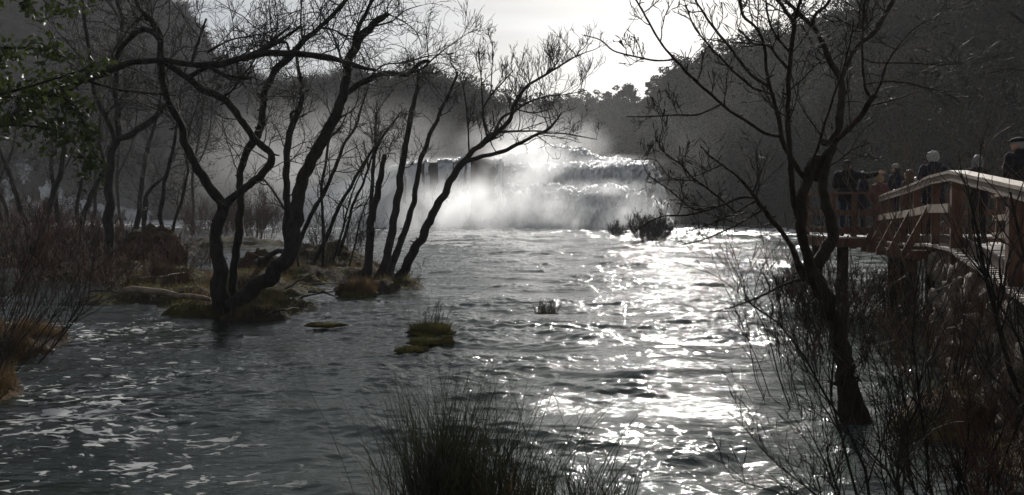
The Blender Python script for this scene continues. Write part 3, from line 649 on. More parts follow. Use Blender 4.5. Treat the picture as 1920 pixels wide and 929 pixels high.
tree('bare_tree', 'twin slim trunks behind the brown root mound on the left', W(262, 470), 44, [
    ([(254, 440, 16), (260, 400, 14), (266, 352, 13), (270, 310, 12), (276, 280, 11), (290, 236, 8), (300, 190, 6), (310, 130, 4)], .8, 0, dict(t0=.3)),
    ([(270, 440, 15), (273, 390, 14), (277, 362, 10), (292, 345, 8), (310, 330, 6)], -1, 0, dict(t0=.3), 'trunk')], BARK, dict(SPF, rmin=.0095), 114)
tree('bare_tree', 'two thin wavy trunks right of the brown root mound', W(322, 500), 34, [
    ([(314, 490, 15), (308, 455, 13), (302, 400, 12), (308, 350, 11), (316, 315, 11), (326, 270, 9), (334, 220, 6), (340, 160, 4)], .7, 0, dict(t0=.3)),
    ([(334, 500, 12), (326, 450, 9), (326, 420, 8), (338, 385, 8), (346, 355, 7), (352, 320, 6), (350, 296, 6), (356, 240, 4), (372, 190, 3)], -.8, 0, dict(t0=.3), 'trunk')], BARK, dict(SPF, rmin=.007), 115)
for k, (x, y0, D, wd, lean, lab) in enumerate([(20, 455, 62, 12, -.25, 'faint thin tree at the left edge behind the V-shaped trunks'), (168, 440, 66, 11, .12, 'faint thin tree in front of the remote cascade'), (360, 440, 70, 9, .06, 'faint thin tree behind the forked tree at the reddish shrubs'),
                                         (232, 440, 75, 10, -.08, 'faint thin tree just right of the straight forked trunk'), (90, 445, 72, 11, .18, 'faint thin tree leaning right above the far left islet')]):
    pts = [(x, y0, wd)] + [(x + lean * s + 6 * math.sin(s / 40 + k), y0 - s, wd * (1 - s / 420)) for s in (50, 110, 180, 250, 330)]
    tree('bare_tree', lab, W(x, y0), D, [(pts, .5, 0, dict(t0=.15, d=2.2)), ([(pts[2][0], pts[2][1], wd * .5), (pts[2][0] + 30, pts[2][1] - 70, wd * .4), (pts[2][0] + 40, pts[2][1] - 170, wd * .2)], -2),
         ([(pts[3][0], pts[3][1], wd * .4), (pts[3][0] - 40, pts[3][1] - 60, wd * .3), (pts[3][0] - 55, pts[3][1] - 130, wd * .2)], 2)], BARK, dict(SPF, L=2.6, rmin=.013), 120 + k)
# the big bare tree on the right bank
WF = .76
SPR = dict(d=6.0, L=.74, r1=.008, up=.36, rmin=.0032, m2=9, m3=0, wav=.16, bud=True, spread=.85, fwd=.55)
tree('bare_tree', 'large bare budding tree on the right bank in front of the footbridge', W(1598, 784), 9.5, [
    ([(1606, 800, 84), (1592, 740, 58), (1583, 690, 45), (1570, 614, 40), (1553, 574, 40), (1534, 535, 40), (1520, 508, 40)], 0, 0, NO),
    ([(1522, 512, 30), (1512, 480, 25), (1504, 430, 25), (1503, 390, 26), (1510, 352, 24), (1519, 322, 25), (1530, 298, 26), (1536, 296, 18)], -.15, 0, NO),
    ([(1503, 425, 16), (1494, 400, 16), (1487, 370, 15), (1482, 305, 14), (1478, 248, 13), (1477, 200, 12), (1479, 145, 12), (1485, 80, 11), (1490, 39, 10), (1498, 10, 9), (1505, -20, 8)], -.5, 0, dict(d=2.6)),
    ([(1489, 42, 9), (1468, 13, 9), (1450, -10, 8)], .3, -.5), ([(1512, 338, 14), (1492, 310, 13), (1472, 276, 12), (1463, 250, 12), (1460, 226, 10), (1447, 180, 9), (1438, 140, 8), (1434, 97, 7), (1429, 74, 7), (1414, 48, 7), (1394, 29, 7), (1386, 0, 6), (1380, -20, 5)], .6, 0, dict(d=3.2)),
    ([(1465, 256, 8), (1448, 254, 8), (1429, 247, 8), (1397, 226, 8), (1358, 200, 7), (1332, 176, 7), (1300, 148, 7), (1265, 111, 6), (1235, 75, 5), (1210, 30, 5), (1188, -8, 4)], -1.3, .2, dict(d=3.6, L=.5)),
    ([(1266, 112, 5), (1230, 114, 4.5), (1185, 105, 4), (1150, 95, 4), (1125, 75, 3), (1095, 66, 2.5)], -.5, -.9, dict(d=4.5, L=.32, up=.6)),
    ([(1352, 196, 5), (1310, 215, 4.5), (1260, 216, 4), (1215, 219, 3), (1175, 219, 2.5)], .8, -.4, dict(d=4.5, L=.35, up=.5)),
    ([(1445, 170, 8), (1439, 161, 8), (1406, 139, 7), (1374, 97, 7), (1339, 53, 6), (1310, 10, 5), (1298, -15, 4)], .9, .3, dict(d=3.6, L=.5)),
    ([(1446, 176, 6), (1413, 165, 6), (1381, 139, 6), (1348, 106, 5), (1319, 74, 4), (1300, 48, 4), (1286, 10, 3)], -.9, .3, dict(d=3.4, L=.45)),
    ([(1478, 130, 7), (1458, 108, 7), (1440, 85, 6), (1412, 82, 5), (1385, 55, 4)], .8, -.4),
    ([(1482, 100, 6), (1450, 60, 5), (1438, 20, 5), (1436, -15, 4)], -.6, -.4),
    ([(1522, 514, 32), (1536, 490, 32), (1553, 462, 33), (1560, 430, 28), (1552, 390, 24), (1546, 350, 22), (1551, 312, 21), (1560, 275, 20), (1570, 240, 19), (1577, 194, 18), (1577, 155, 16), (1560, 125, 14), (1545, 88, 12), (1527, 54, 11), (1500, 29, 10), (1476, 4, 9), (1460, -15, 8)], 1.1, .1, dict(d=1.6, t0=.5)),
    ([(1526, 52, 7), (1524, 36, 8), (1534, 22, 8), (1549, 12, 8), (1560, -6, 8)], -.4, 1.0), ([(1577, 150, 11), (1597, 105, 10), (1616, 81, 11), (1642, 58, 12), (1661, 25, 12), (1680, -8, 10)], .6, .8, dict(d=2.6)),
    ([(1528, 340, 17), (1545, 296, 17), (1562, 272, 15), (1582, 250, 14), (1610, 223, 13), (1630, 192, 13), (1640, 181, 13)], -.4, 0, dict(d=2.4, t0=.4)),
    ([(1636, 184, 7), (1625, 172, 7), (1618, 139, 6), (1617, 81, 6), (1619, 32, 6), (1622, -10, 5)], .4, -.4),
    ([(1639, 181, 6), (1650, 160, 5), (1662, 120, 5), (1690, 80, 4), (1720, 50, 3), (1760, 30, 2)], -.7, -.4, dict(d=3.6)),
    ([(1618, 160, 5), (1655, 153, 4), (1700, 156, 4), (1760, 170, 2.5), (1800, 172, 2)], .5, -.3, dict(d=2.8, up=.1)),
    ([(1618, 110, 4), (1642, 118, 4), (1700, 118, 4), (1760, 122, 3), (1810, 118, 2)], -.6, -.2, dict(d=2.8, up=.1)),
    ([(1625, 200, 5), (1680, 186, 4), (1720, 172, 3), (1780, 160, 2)], .9, -.2, dict(d=2.6, up=.1)),
    ([(1514, 330, 7), (1535, 270, 7), (1555, 205, 6), (1574, 150, 5), (1592, 90, 4), (1600, 40, 3)], -.8, -.2, dict(d=2.6)),
    ([(1516, 322, 4), (1560, 310, 4), (1600, 280, 3), (1632, 268, 2)], -.6, -.1, dict(L=.4)),
    ([(1509, 525, 18), (1500, 503, 17), (1481, 461, 13), (1460, 429, 12), (1435, 397, 12), (1414, 369, 10), (1396, 344, 7), (1371, 322, 5), (1328, 290, 4), (1314, 274, 3)], -.8, -.1, dict(d=2.6, t0=.4)),
    ([(1417, 372, 6), (1389, 371, 6), (1353, 385, 5.5), (1325, 395, 5), (1289, 404, 4.5), (1239, 407, 4), (1190, 434, 2.5)], -.5, -.6, dict(d=4.5, L=.35)),
    ([(1431, 393, 6), (1396, 414, 5), (1367, 429, 4.5), (1318, 450, 4), (1279, 459, 3)], .5, -.6, dict(d=4.5, L=.35)), ([(1417, 377, 5), (1389, 393, 4), (1339, 418, 4), (1282, 436, 2.5)], .8, -.6, dict(d=4, L=.35)),
    ([(1340, 388, 4), (1300, 392, 4), (1257, 358, 3.5), (1218, 330, 3), (1205, 306, 2)], .6, -.8, dict(d=4.5, L=.35)),
    ([(1380, 400, 4.5), (1357, 379, 4.5), (1332, 358, 4.5), (1303, 337, 4), (1275, 308, 4), (1247, 287, 3), (1236, 272, 2.5), (1243, 237, 2)], -.6, -.6, dict(d=5, L=.42, up=.7)),
    ([(1307, 340, 3.5), (1257, 333, 3), (1229, 301, 2.5), (1190, 300, 2)], .4, -.8, dict(d=4.5, L=.35)),
    ([(1510, 521, 9), (1474, 532, 8), (1446, 546, 6), (1417, 560, 5), (1360, 580, 3), (1330, 585, 2)], -.5, -.1, dict(d=2, L=.4))], BARKR, SPR, 131)
WF = .8
# a leafy evergreen standing just outside the left edge, its boughs hanging into the picture
r_ = np.random.default_rng(55)
base = (XD(-330, 12), 12.0, .4)
o = thing('leafy_tree', base, 'evergreen tree with glossy green leaves hanging in from the upper left edge', 'tree')
X, R = limb_path([(-330, 660, 60), (-325, 500, 54), (-310, 300, 48), (-290, 100, 40), (-280, -80, 30)], 12, 0, 0, r_); b = MB(); b.tubes(*capped(X, R), 9); b.build('trunk', BARK, o)
boughs = [[(-290, 160, 20), (-180, 60, 14), (-60, 10, 10), (60, -10, 6), (120, 10, 3)], [(-300, 240, 18), (-180, 150, 13), (-60, 100, 9), (40, 90, 6), (110, 100, 3)], [(-300, 300, 16), (-180, 230, 12), (-60, 190, 8), (30, 170, 6), (160, 130, 3)],
          [(-300, 350, 14), (-180, 280, 10), (-60, 245, 7), (40, 235, 5), (120, 250, 3)], [(-300, 200, 14), (-150, 20, 10), (-20, -30, 8), (90, -40, 5), (150, -20, 3)], [(-60, 190, 6), (60, 180, 5), (130, 190, 4), (165, 260, 2), (170, 330, 1.5)]]
for q in boughs:
    X, R = limb_path(q, 12, r_.uniform(-1.2, 1.2), 0, r_); b = MB(); b.tubes(*capped(X, R), 7); t = b.build('limb', BARK, o)
    b = MB(); Pp, Rp, Ln = resamp(X, R, 12); a = grow(Pp, Rp, 40, .55, .008, r_, .25, 1, .05, .9, .5, 6, .03, .2, .003); b.tubes(*a, 4); b.build('twigs', TWIG, t)
    bl = MB(); q0 = np.repeat(a[0][:, 1:], 4, 1).reshape(-1, 3); q0 = q0[r_.random(len(q0)) < .75]
    c = q0 + r_.normal(0, .05, q0.shape); n = len(c)
    d = unit(r_.normal(size=(n, 3)) + (0, 0, -.3)); s = unit(np.cross(d, r_.normal(size=(n, 3)))); L = r_.uniform(.034, .07, (n, 1)); w = L * .52; nn = np.cross(d, s)
    V = np.stack([c - d * L, c - s * w + nn * w * .3, c + d * L, c + s * w + nn * w * .3], 1); bl.add(V, np.arange(4 * n).reshape(-1, 4)); bl.build('foliage', LEAF, t, smooth=False)
# ================================================================== shrubs, rushes, grass
def shrub(name, label, base, n, hgt, spread_, D, mats, seed, m1=7, m2=4, rmin=.004, r0=.012, lean=(0, 0), cat='shrub', group=None, base_r=.35, up=.5, bud=False, L1=.4, wob=.13):
    r = np.random.default_rng(seed); base = np.asarray(base, float)
    o = thing(name, base, label, cat, group)
    ang = r.uniform(0, 6.28, n); rr = base_r * np.sqrt(r.uniform(0, 1, n)); h = hgt * r.uniform(.5, 1.1, n)
    s0 = base + np.stack([np.cos(ang) * rr, np.sin(ang) * rr, np.full(n, -.1)], -1)
    sp = r.uniform(.1, 1, n) * spread_
    d = unit(np.stack([np.cos(ang) * sp + lean[0], np.sin(ang) * sp + lean[1], np.ones(n)], -1))
    K = 9; pts = [s0]
    for k in range(K - 1):
        pts.append(pts[-1] + d * (h / (K - 1))[:, None]); d = unit(d + wob * r.normal(size=d.shape) + (0, 0, .05))
    Pn = np.stack(pts, 1); Rn = np.maximum(rmin, r0 * r.uniform(.5, 1.2, n))[:, None] * np.linspace(1, .35, K)[None]; Rn = np.maximum(Rn, rmin)
    b = MB(); b.tubes(Pn, Rn, 5); b.build('stems', mats[0], o)
    b = MB(); a = grow(Pn, Rn, m1, h * L1, r0 * .5, r, .2, 1, up, .75, .7, 6, 0, .14, rmin, bud and not m2); b.tubes(*a, 4)
    if m2: b.tubes(*grow(*a, m2, np.full(len(a[0]), hgt * L1 * .4), r0 * .3, r, .2, 1, up, .75, .7, 5, 0, .14, rmin, bud), 3)
    b.build('twigs', mats[1], o); return o
def blades(b, c, h, lean, w, r, K=5, droop=.25):
    n = len(c); a = r.uniform(0, 6.28, n)
    d = unit(np.stack([np.cos(a) * lean * r.uniform(.1, 1, n), np.sin(a) * lean * r.uniform(.1, 1, n), np.ones(n)], -1))
    s = unit(np.cross(d, r.normal(size=(n, 3)))); hh = h * r.uniform(.45, 1.1, n)
    rows_ = []; p = c.copy()
    for k in range(K):
        ww = (w * r.uniform(.7, 1.2) * (1 - k / (K - 1)) ** .7 + .0006)
        rows_.append(np.stack([p - s * ww, p + s * ww], 1)); p = p + d * (hh / (K - 1))[:, None]
        d = unit(d + droop * .3 * np.stack([np.cos(a), np.sin(a), -.5 + 0 * a], -1) * r.uniform(0, 1, (n, 1)))
    V = np.stack(rows_, 1); idx = np.arange(n * K * 2).reshape(n, K, 2)
    b.add(V, np.stack([idx[:, :-1, 0], idx[:, :-1, 1], idx[:, 1:, 1], idx[:, 1:, 0]], -1))
def disc(c, rx, ry, n, r, z=0.0):
    a = r.uniform(0, 6.28, n); q = np.sqrt(r.uniform(0, 1, n)); return np.stack([c[0] + np.cos(a) * q * rx, c[1] + np.sin(a) * q * ry, np.full(n, z)], -1)
r = np.random.default_rng(200)
def lump(name, c, rx, ry, h, m, seed, parent=None, amp=.35, n=26, kind=None):
    th = np.linspace(0, 2 * np.pi, n + 1)[None]; ph = np.linspace(0, np.pi, n // 2 + 1)[:, None]
    x, y, z = np.sin(ph) * np.cos(th), np.sin(ph) * np.sin(th), np.cos(ph) + 0 * th
    k = 1 + amp * fbm(x * 1.6 + seed, y * 1.6 + z * 1.3, 4, seed % 30) + .10 * fbm(x * 6 + z * 2, y * 6 + z * 5, 4, seed % 30 + 3)
    b = MB(); b.grid(np.stack([c[0] + x * rx * k, c[1] + y * ry * k, c[2] + z * h * k], -1)); return b.build(name, m, parent)
# rushes at the bottom of the picture
o = thing('rush_clump', (-.45, 6.15, 0), 'tall dark clump of rushes in the foreground water at the bottom edge of the picture', 'rush clump')
b = MB()
for k in range(30):                                             # many small tufts of unequal height
    x = r.normal(-.42, .24) if k < 19 else r.normal(.16, .26); y = r.normal(6.15, .24); hh = (1.02 if k < 19 else .52) * r.uniform(.65, 1.2)
    blades(b, disc((x, y), .13, .13, int(r.uniform(35, 95)), r, -.05), hh, r.uniform(.2, .7), .0034, r, 7, r.uniform(.1, .55))
blades(b, disc((-.2, 6.15), .85, .45, 220, r, -.05), 1.15, .55, .0028, r, 7, .45)
b.build('blades', REED, o, smooth=False)
b = MB(); blades(b, disc((-.4, 6.1), .6, .4, 110, r, -.05), .7, .5, .0034, r, 6, .5); b.build('dry_blades', DRYGRASS, o, smooth=False)
lump('root_tussock', (-.38, 6.15, -.08), .74, .46, .14, BED, 5, o)
# small clump in mid river and the mossy tussock
def tussock(label, c, rx, ry, h, n, hb, m, seed, gm=GRASS, shoots=0, lean=.5):
    r = np.random.default_rng(seed); o = thing('grass_clump', (c[0], c[1], 0), label, 'grass clump')
    lump('moss_mound', (c[0], c[1], -.02), rx, ry, h, m, seed, o, .5)
    b = MB(); p = disc(c, rx * .95, ry * .95, n, r); q = ((p[:, 0] - c[0]) / rx) ** 2 + ((p[:, 1] - c[1]) / ry) ** 2; p[:, 2] = h * .8 * np.sqrt(np.maximum(0, 1 - q)) - .03
    blades(b, p, hb, lean, .0055, r, 4, .6); b.build('blades', gm, o, smooth=False)
    if shoots:
        b = MB(); s = disc(c, rx * .6, ry * .5, shoots, r, h * .5); K = 7
        d = unit(np.stack([r.normal(.08, .18, shoots), r.normal(0, .2, shoots), np.ones(shoots)], -1)); L = r.uniform(.3, .62, shoots)
        Pn = s[:, None] + d[:, None] * (np.linspace(0, 1, K)[None, :, None] * L[:, None, None]); Rn = np.full((shoots, K), .0045) * np.linspace(1, .6, K)
        b.tubes(Pn, Rn, 4); b.tubes(*grow(Pn, Rn, 4, .14, .004, r, .3, 1, .6, .6, .8, 4, 0, .1, .003), 3); b.build('stems', TWIG, o)
    return o
TUS = earthmoss('tussock_moss', ((.035, .034, .008), (.13, .105, .026)), ((.035, .025, .012), (.08, .055, .025)))
c = W(808, 622); tussock('mossy olive grass clump with thin bare shoots in the middle of the river', c, .40, .27, .08, 1300, .21, TUS, 201, shoots=16, lean=1.1)
c = W(800, 641); tussock('low flat mossy tussock close in front of the grass clump with bare shoots', c, .32, .13, .04, 520, .10, TUS, 202)
c = W(772, 656); tussock('lowest small mossy tussock nearest the foreground rushes', c, .28, .11, .035, 420, .09, TUS, 203)
c = W(838, 640); tussock('tiny dark tussock at the right end of the mossy group in mid river', c, .12, .10, .1, 120, .08, TUS, 204)
c = W(1024, 586); tussock('spiky isolated grass tuft alone in the open river', c, .26, .16, .02, 150, .42, TUS, 205, REED, lean=.9)
c = W(610, 608); tussock('flat patch of moss barely above the water right of the islet trees', c, .42, .14, .05, 200, .05, TUS, 206)
# grass and dead leaves on the banks
def scatter_grass(name, Xg, Yg, Zg, n, hb, m, seed, zmin=.04, w=.006, xr=None, yr=None, lean=.6, label=None):
    r = np.random.default_rng(seed); i = r.integers(0, Xg.shape[0], n * 6); j = r.integers(0, Xg.shape[1], n * 6)
    p = np.stack([Xg[i, j], Yg[i, j], Zg[i, j]], -1); k = p[:, 2] > zmin
    k &= pn(p[:, 0] / .9, p[:, 1] / .9, seed) > -.05
    if xr: k &= (p[:, 0] > xr[0]) & (p[:, 0] < xr[1])
    p = p[k][:n] + np.concatenate([r.normal(0, .04, (min(n, k.sum()), 2)), np.full((min(n, k.sum()), 1), -.02)], 1)
    b = MB(); blades(b, p, hb, lean, w, r, 4, .7); tag(b.build(name, m, smooth=False), kind='stuff')
X1, Y1 = None, None
scatter_grass('grass', IX, IY, IZ, 26000, .15, GRASS, 211, .0)
scatter_grass('dry_grass', IX, IY, IZ, 12000, .26, DRYGRASS, 212, .12)
scatter_grass('dry_grass', BX, BY, BZ, 36000, .3, DRYGRASS, 213, -.04, w=.005, xr=(-9, -4.5))
scatter_grass('dry_grass', RX, RY, RZ, 3000, .28, DRYGRASS, 214, .1, w=.004)
scatter_grass('grass', RX, RY, RZ, 2600, .26, GRASS, 215, .1, w=.004)
c = W(668, 553); tussock('rusty brown dead grass tussock at the foot of the trunk clump', c, .55, .35, .16, 1300, .45, TUS, 207, DRYGRASS)
# drift wood, logs, roots
def stick(name, pts, w, m, label, cat='branch', sides=7):
    X = np.array([W(px, py, z) for px, py, z in pts]); k = np.linspace(0, 1, 12); f = np.linspace(0, 1, len(pts))
    X = np.stack([np.interp(k, f, X[:, q]) for q in range(3)], -1) + .35 * w * np.random.default_rng(len(label)).normal(size=(12, 3)); R = w * np.linspace(1, .55, 12)
    b = MB(); b.tubes(*capped(X, R), sides); tag(b.build(name, m), label, cat)
stick('driftwood_branch', [(536, 541, .32), (560, 527, .6), (588, 513, .95)], .035, DEAD, 'bleached bare stick poking up from the driftwood behind the leaning tree')
stick('driftwood_branch', [(560, 531, .32), (600, 532, .36), (645, 531, .34)], .022, DEAD, 'thin pale stick lying level across the islet towards the trunk clump')
stick('fallen_log', [(236, 541, .45), (290, 546, .42), (340, 553, .38), (392, 560, .3)], .085, DEAD, 'smooth pale log lying on the islet left of the forked tree', 'log', 10)
stick('fallen_log', [(470, 497, .35), (495, 486, .7), (528, 470, 1.15)], .12, BARK, 'dark broken log propped up behind the leaning tree', 'log', 9)
stick('driftwood_branch', [(262, 523, .36), (300, 519, .4), (345, 512, .42)], .03, DEAD, 'weathered stick lying by the wet gleam under the root mound')
for k, (a, q, lab) in enumerate([((560, 560), (640, 545), 'dark half sunken stick at the water edge before the trunk clump'), ((500, 590), (560, 578), 'dark stick at the islet edge under the leaning tree'), ((580, 548), (630, 556), 'short twisted stick in the driftwood heap'), ((170, 545), (235, 552), 'brown stick lying at the left end of the islet')]):
    stick('driftwood_branch', [(a[0], a[1], .12), ((a[0] + q[0]) / 2, (a[1] + q[1]) / 2 - 3, .2), (q[0], q[1], .1)], .028, BARK, lab)
MOUND = earthmoss('root_mound_earth', ((.03, .024, .012), (.06, .045, .02)), ((.018, .011, .008), (.065, .036, .022)))
c = W(262, 508); o = tag(lump('root_mound', (c[0], c[1] + 1.2, .65), 1.15, 1.0, .95, MOUND, 61, None, .4, 90), 'big reddish brown mound of earth and roots standing on the left islet', 'root mound')
c = W(600, 512); o = tag(lump('root_mound', (c[0], c[1] + 1.0, .35), 1.3, 1.0, .62, MOUND, 63, None, .6, 80), 'low dark tangle of roots and soil under the slender stems', 'root mound')
c = W(480, 520); o = tag(lump('root_mound', (c[0], c[1] + .5, .30), .75, .6, .52, MOUND, 65, None, .6, 80), 'dark root hump between the slim tree and the leaning tree', 'root mound')
# ---- shrubs
shrub('red_shrub', 'taller reddish bare shrub standing in the water behind the slim tree', W(475, 452), 60, 3.6, .55, 62, (REDTWIG, REDTWIG), 301, 9, 4, .011, .02, base_r=1.6)
shrub('red_shrub', 'lower reddish bare shrub left of the forked tree trunk', W(392, 456), 44, 3.0, .6, 60, (REDTWIG, REDTWIG), 302, 8, 4, .011, .02, base_r=1.5)
shrub('red_shrub', 'low rusty thicket at the left edge under the remote cascade', W(30, 440), 110, 3.4, .8, 80, (REDTWIG, REDTWIG), 303, 8, 4, .014, .02, base_r=5)
shrub('red_shrub', 'low rusty brush on the far left islet below the V-shaped trunks', W(70, 468), 90, 2.0, .8, 48, (REDTWIG, REDTWIG), 304, 8, 3, .009, .014, base_r=2.6)
shrub('river_shrub', 'small bare bush standing alone in the river before the main fall', W(1158, 447), 34, 1.35, .5, 70, (TWIG, TWIG), 305, 7, 3, .011, .015, base_r=.45)
shrub('river_shrub', 'larger rounded brown bush in the river to the right of the small one', W(1220, 457), 90, 1.9, .55, 60, (REDTWIG, TWIG), 306, 9, 4, .010, .016, base_r=.95)
shrub('bare_shrub', 'fine twiggy shrub growing among the slender stems on the islet', W(640, 500), 30, 2.5, .5, 32, (TWIG, TWIG), 307, 8, 4, .0055, .010, base_r=1.0)
shrub('bare_shrub', 'low bare shrub left of the trunk clump at the water', W(590, 520), 22, 1.6, .55, 28, (TWIG, TWIG), 308, 8, 4, .005, .009, base_r=.8)
shrub('bare_shrub', 'wispy shrub right of the trunk clump over the water', W(752, 536), 12, .9, .8, 26, (TWIG, TWIG), 309, 6, 3, .0048, .007, base_r=.4)
# near left: bare reddish brambles
shrub('bramble', 'tangle of reddish bare stems rising from the leafy bank at the left edge', (-6.9, 10.9, .35), 22, 2.2, .8, 10.5, (TWIG, TWIG), 311, 7, 3, .0034, .011, lean=(.25, 0), base_r=1.0)
shrub('bramble', 'nearer bare bramble stems leaning right over the foam at the left edge', (-5.9, 8.9, .2), 14, 1.5, .8, 9, (TWIG, TWIG), 312, 6, 3, .0030, .009, lean=(.2, 0), base_r=.6)
shrub('bramble', 'bare thorny stems farther up the left bank below the V-shaped trunks', (-9.2, 15.0, .4), 40, 2.2, .7, 15, (REDTWIG, REDTWIG), 313, 7, 3, .0045, .011, lean=(.2, 0), base_r=1.4)
shrub('bare_shrub', 'reddish undergrowth in front of the brown root mound', W(235, 545), 70, 1.5, .9, 24, (REDTWIG, REDTWIG), 314, 7, 3, .0055, .009, base_r=1.5)
shrub('bare_shrub', 'dark scrub between the straight forked trunk and the V-shaped trunks', W(150, 500), 60, 2.2, .8, 35, (TWIG, REDTWIG), 315, 8, 4, .0075, .011, base_r=1.8)
shrub('bare_shrub', 'dark scrub at the left picture edge in front of the far left islet', W(20, 520), 60, 2.0, .8, 29, (REDTWIG, TWIG), 316, 8, 4, .0065, .010, base_r=1.6)
shrub('bare_shrub', 'low scrub around the foot of the two thin wavy trunks', W(345, 508), 34, 1.2, .9, 32, (TWIG, REDTWIG), 317, 7, 4, .0065, .009, base_r=1.3)
# near right: willow shoots on the bank
shrub('willow_shrub', 'big dark multi-stemmed willow leaning left over the bright water at the lower right', (2.6, 5.6, .1), 18, 1.9, .8, 5.6, (BARK, TWIG), 321, 11, 4, .0018, .012, lean=(-.36, .3), base_r=.4, bud=True, L1=.36, wob=.17)
shrub('willow_shrub', 'upright willow with black stems in front of the stone wall', (4.05, 6.1, .5), 16, 2.0, .8, 6.2, (BARK, TWIG), 322, 10, 4, .0021, .022, lean=(.1, .1), base_r=.22, bud=True, L1=.36)
shrub('willow_shrub', 'reddish willow shoots between the bank tree and the footbridge', (5.0, 10.2, .2), 26, 1.5, .5, 10, (TWIG, REDTWIG), 323, 8, 3, .0032, .009, base_r=.9, L1=.3)
shrub('willow_shrub', 'thin tan shoots rising in front of the people on the platform', (7.0, 14.2, .3), 22, 4.3, .22, 14, (OLIVETWIG, OLIVETWIG), 324, 5, 2, .0042, .011, base_r=1.0, L1=.28)
shrub('willow_shrub', 'fine bare shoots left of the bank tree above the glittering water', (3.55, 10.6, .0), 11, 2.3, .40, 10.5, (TWIG, TWIG), 325, 7, 3, .0030, .008, lean=(-.18, .1), base_r=.6, L1=.26, bud=True)
shrub('willow_shrub', 'dense low brown brush along the bottom right edge', (3.5, 5.2, .2), 70, 1.0, .8, 5.3, (REDTWIG, REDTWIG), 326, 8, 3, .0019, .006, base_r=.8)
shrub('willow_shrub', 'dark shoots in front of the near bridge post at the right edge', (5.0, 7.4, .6), 9, 2.0, .5, 7.4, (TWIG, REDTWIG), 327, 7, 3, .0024, .009, base_r=.6, L1=.3)
shrub('willow_shrub', 'pale dry canes lying out from the lower right corner', (4.1, 5.9, .45), 14, 1.3, 1.3, 6, (DEAD, DEAD), 328, 3, 2, .0026, .007, lean=(.5, 0), base_r=.3)
shrub('willow_shrub', 'brown brush tangled against the lower part of the stone wall', (5.0, 9.0, .2), 26, 1.4, .7, 9, (REDTWIG, OLIVETWIG), 329, 8, 3, .0030, .008, base_r=1.0)
for k, (x, y, n, h, lab) in enumerate([(5.7, 14.6, 34, 1.15, 'dark brush in the water under the middle of the footbridge'), (6.9, 18.6, 40, 1.3, 'dark brush hiding the piles at the far end of the footbridge'), (6.9, 20.2, 26, 1.2, 'thin brush under the left corner of the viewing platform'),
                                   (4.4, 12.3, 14, 1.0, 'brown brush at the water edge just behind the bank tree'), (4.7, 7.0, 30, .9, 'dense dark tangle of twigs on the bank right of the bank tree foot'), (3.4, 6.2, 26, .75, 'dense dark tangle of twigs on the bank left of the bank tree foot')]):
    shrub('bare_shrub', lab, (x, y, .0 if y > 10 else .2), n, h, .7, y, (TWIG, REDTWIG if k % 2 else TWIG), 340 + k, 8, 4 if y < 10 else 3, .0003 * y, .0009 * y, base_r=.9 if y > 10 else .6, wob=.17)
# bare trees leaning in from the right hillside edge
tree('bare_tree', 'pale twigged tree leaning in at the right edge behind the man in the flat cap', (XD(2080, 34), 34, 1.0), 34,
     [([(2080, 420, 30), (2060, 300, 24), (2030, 200, 20), (1990, 120, 14), (1940, 60, 9), (1890, 20, 5)], -2, 0, dict(t0=.3)), ([(2045, 250, 12), (1985, 215, 9), (1925, 195, 6), (1870, 200, 3)], -2, -.5),
      ([(2030, 200, 12), (1970, 150, 9), (1900, 130, 6), (1840, 140, 3)], 2, -.5), ([(2060, 300, 12), (1990, 270, 8), (1930, 262, 5)], 1, -.3)], BARKR, dict(SPF, d=3, L=1.6, droop=.05, rmin=.0072), 141)
# ================================================================== footbridge, platform, stone wall
BD = np.array((.301, 1.0, 0)) / math.hypot(.301, 1.0); BN = np.array((BD[1], -BD[0], 0))       # along and across (to the right)
YS = [4.5, 6.2, 9.0, 12.0, 13.6, 15.5, 17.2, 19.0, 20.5, 22]
ZS = [-1.16, -1.01, -.765, -.50, -.505, -.575, -.62, -.655, -.705, -.72]
def dk(y): return H + np.interp(y, YS, ZS)
def bp_(y, across=0.0, z=0.0):
    p = np.array((6.03 + .301 * (y - 12.0), y, 0)) + BN * across; p[2] = dk(y) + z; return p
fb = thing('footbridge', bp_(14, 1.1) * (1, 1, 0), 'arched wooden footbridge with plank railings leading out to the platform', 'footbridge')
BW = 2.3
ys = np.arange(4.6, 20.6, .1445)
b = MB(); rr_ = np.random.default_rng(91)
for y in ys:
    a, c = bp_(y, -.12, -.02), bp_(y, BW + .12, -.02); z = rr_.normal(0, .003); b.beam(a + (0, 0, z), c + (0, 0, z), .132, .04)
b.build('deck', DECK, fb, smooth=False)
WOODM = mat('brown_worn_wood', (0.075, 0.052, 0.038), (0.16, 0.115, 0.085), 3, 0.65, 0.35, 14, 0.3, (4, 1, 4))
WOODR = mat('tan_worn_wood', (0.13, 0.09, 0.065), (0.25, 0.18, 0.13), 3, 0.65, 0.35, 14, 0.3, (4, 1, 4))
def rail(ya, yb, across, z, w, h, name, m, step=1.6, parent=None):
    yy = [ya] + [y for y in YS if ya < y < yb] + [yb]; b = MB()
    for p, q in zip(yy[:-1], yy[1:]): b.beam(bp_(p - .01, across, z), bp_(q + .01, across, z), w, h)
    return b.build(name, m, parent or fb, smooth=False)
PW = .145
POSTS = [6.2, 9.0, 12.0, 13.6, 15.5, 17.2, 19.0, 20.4]
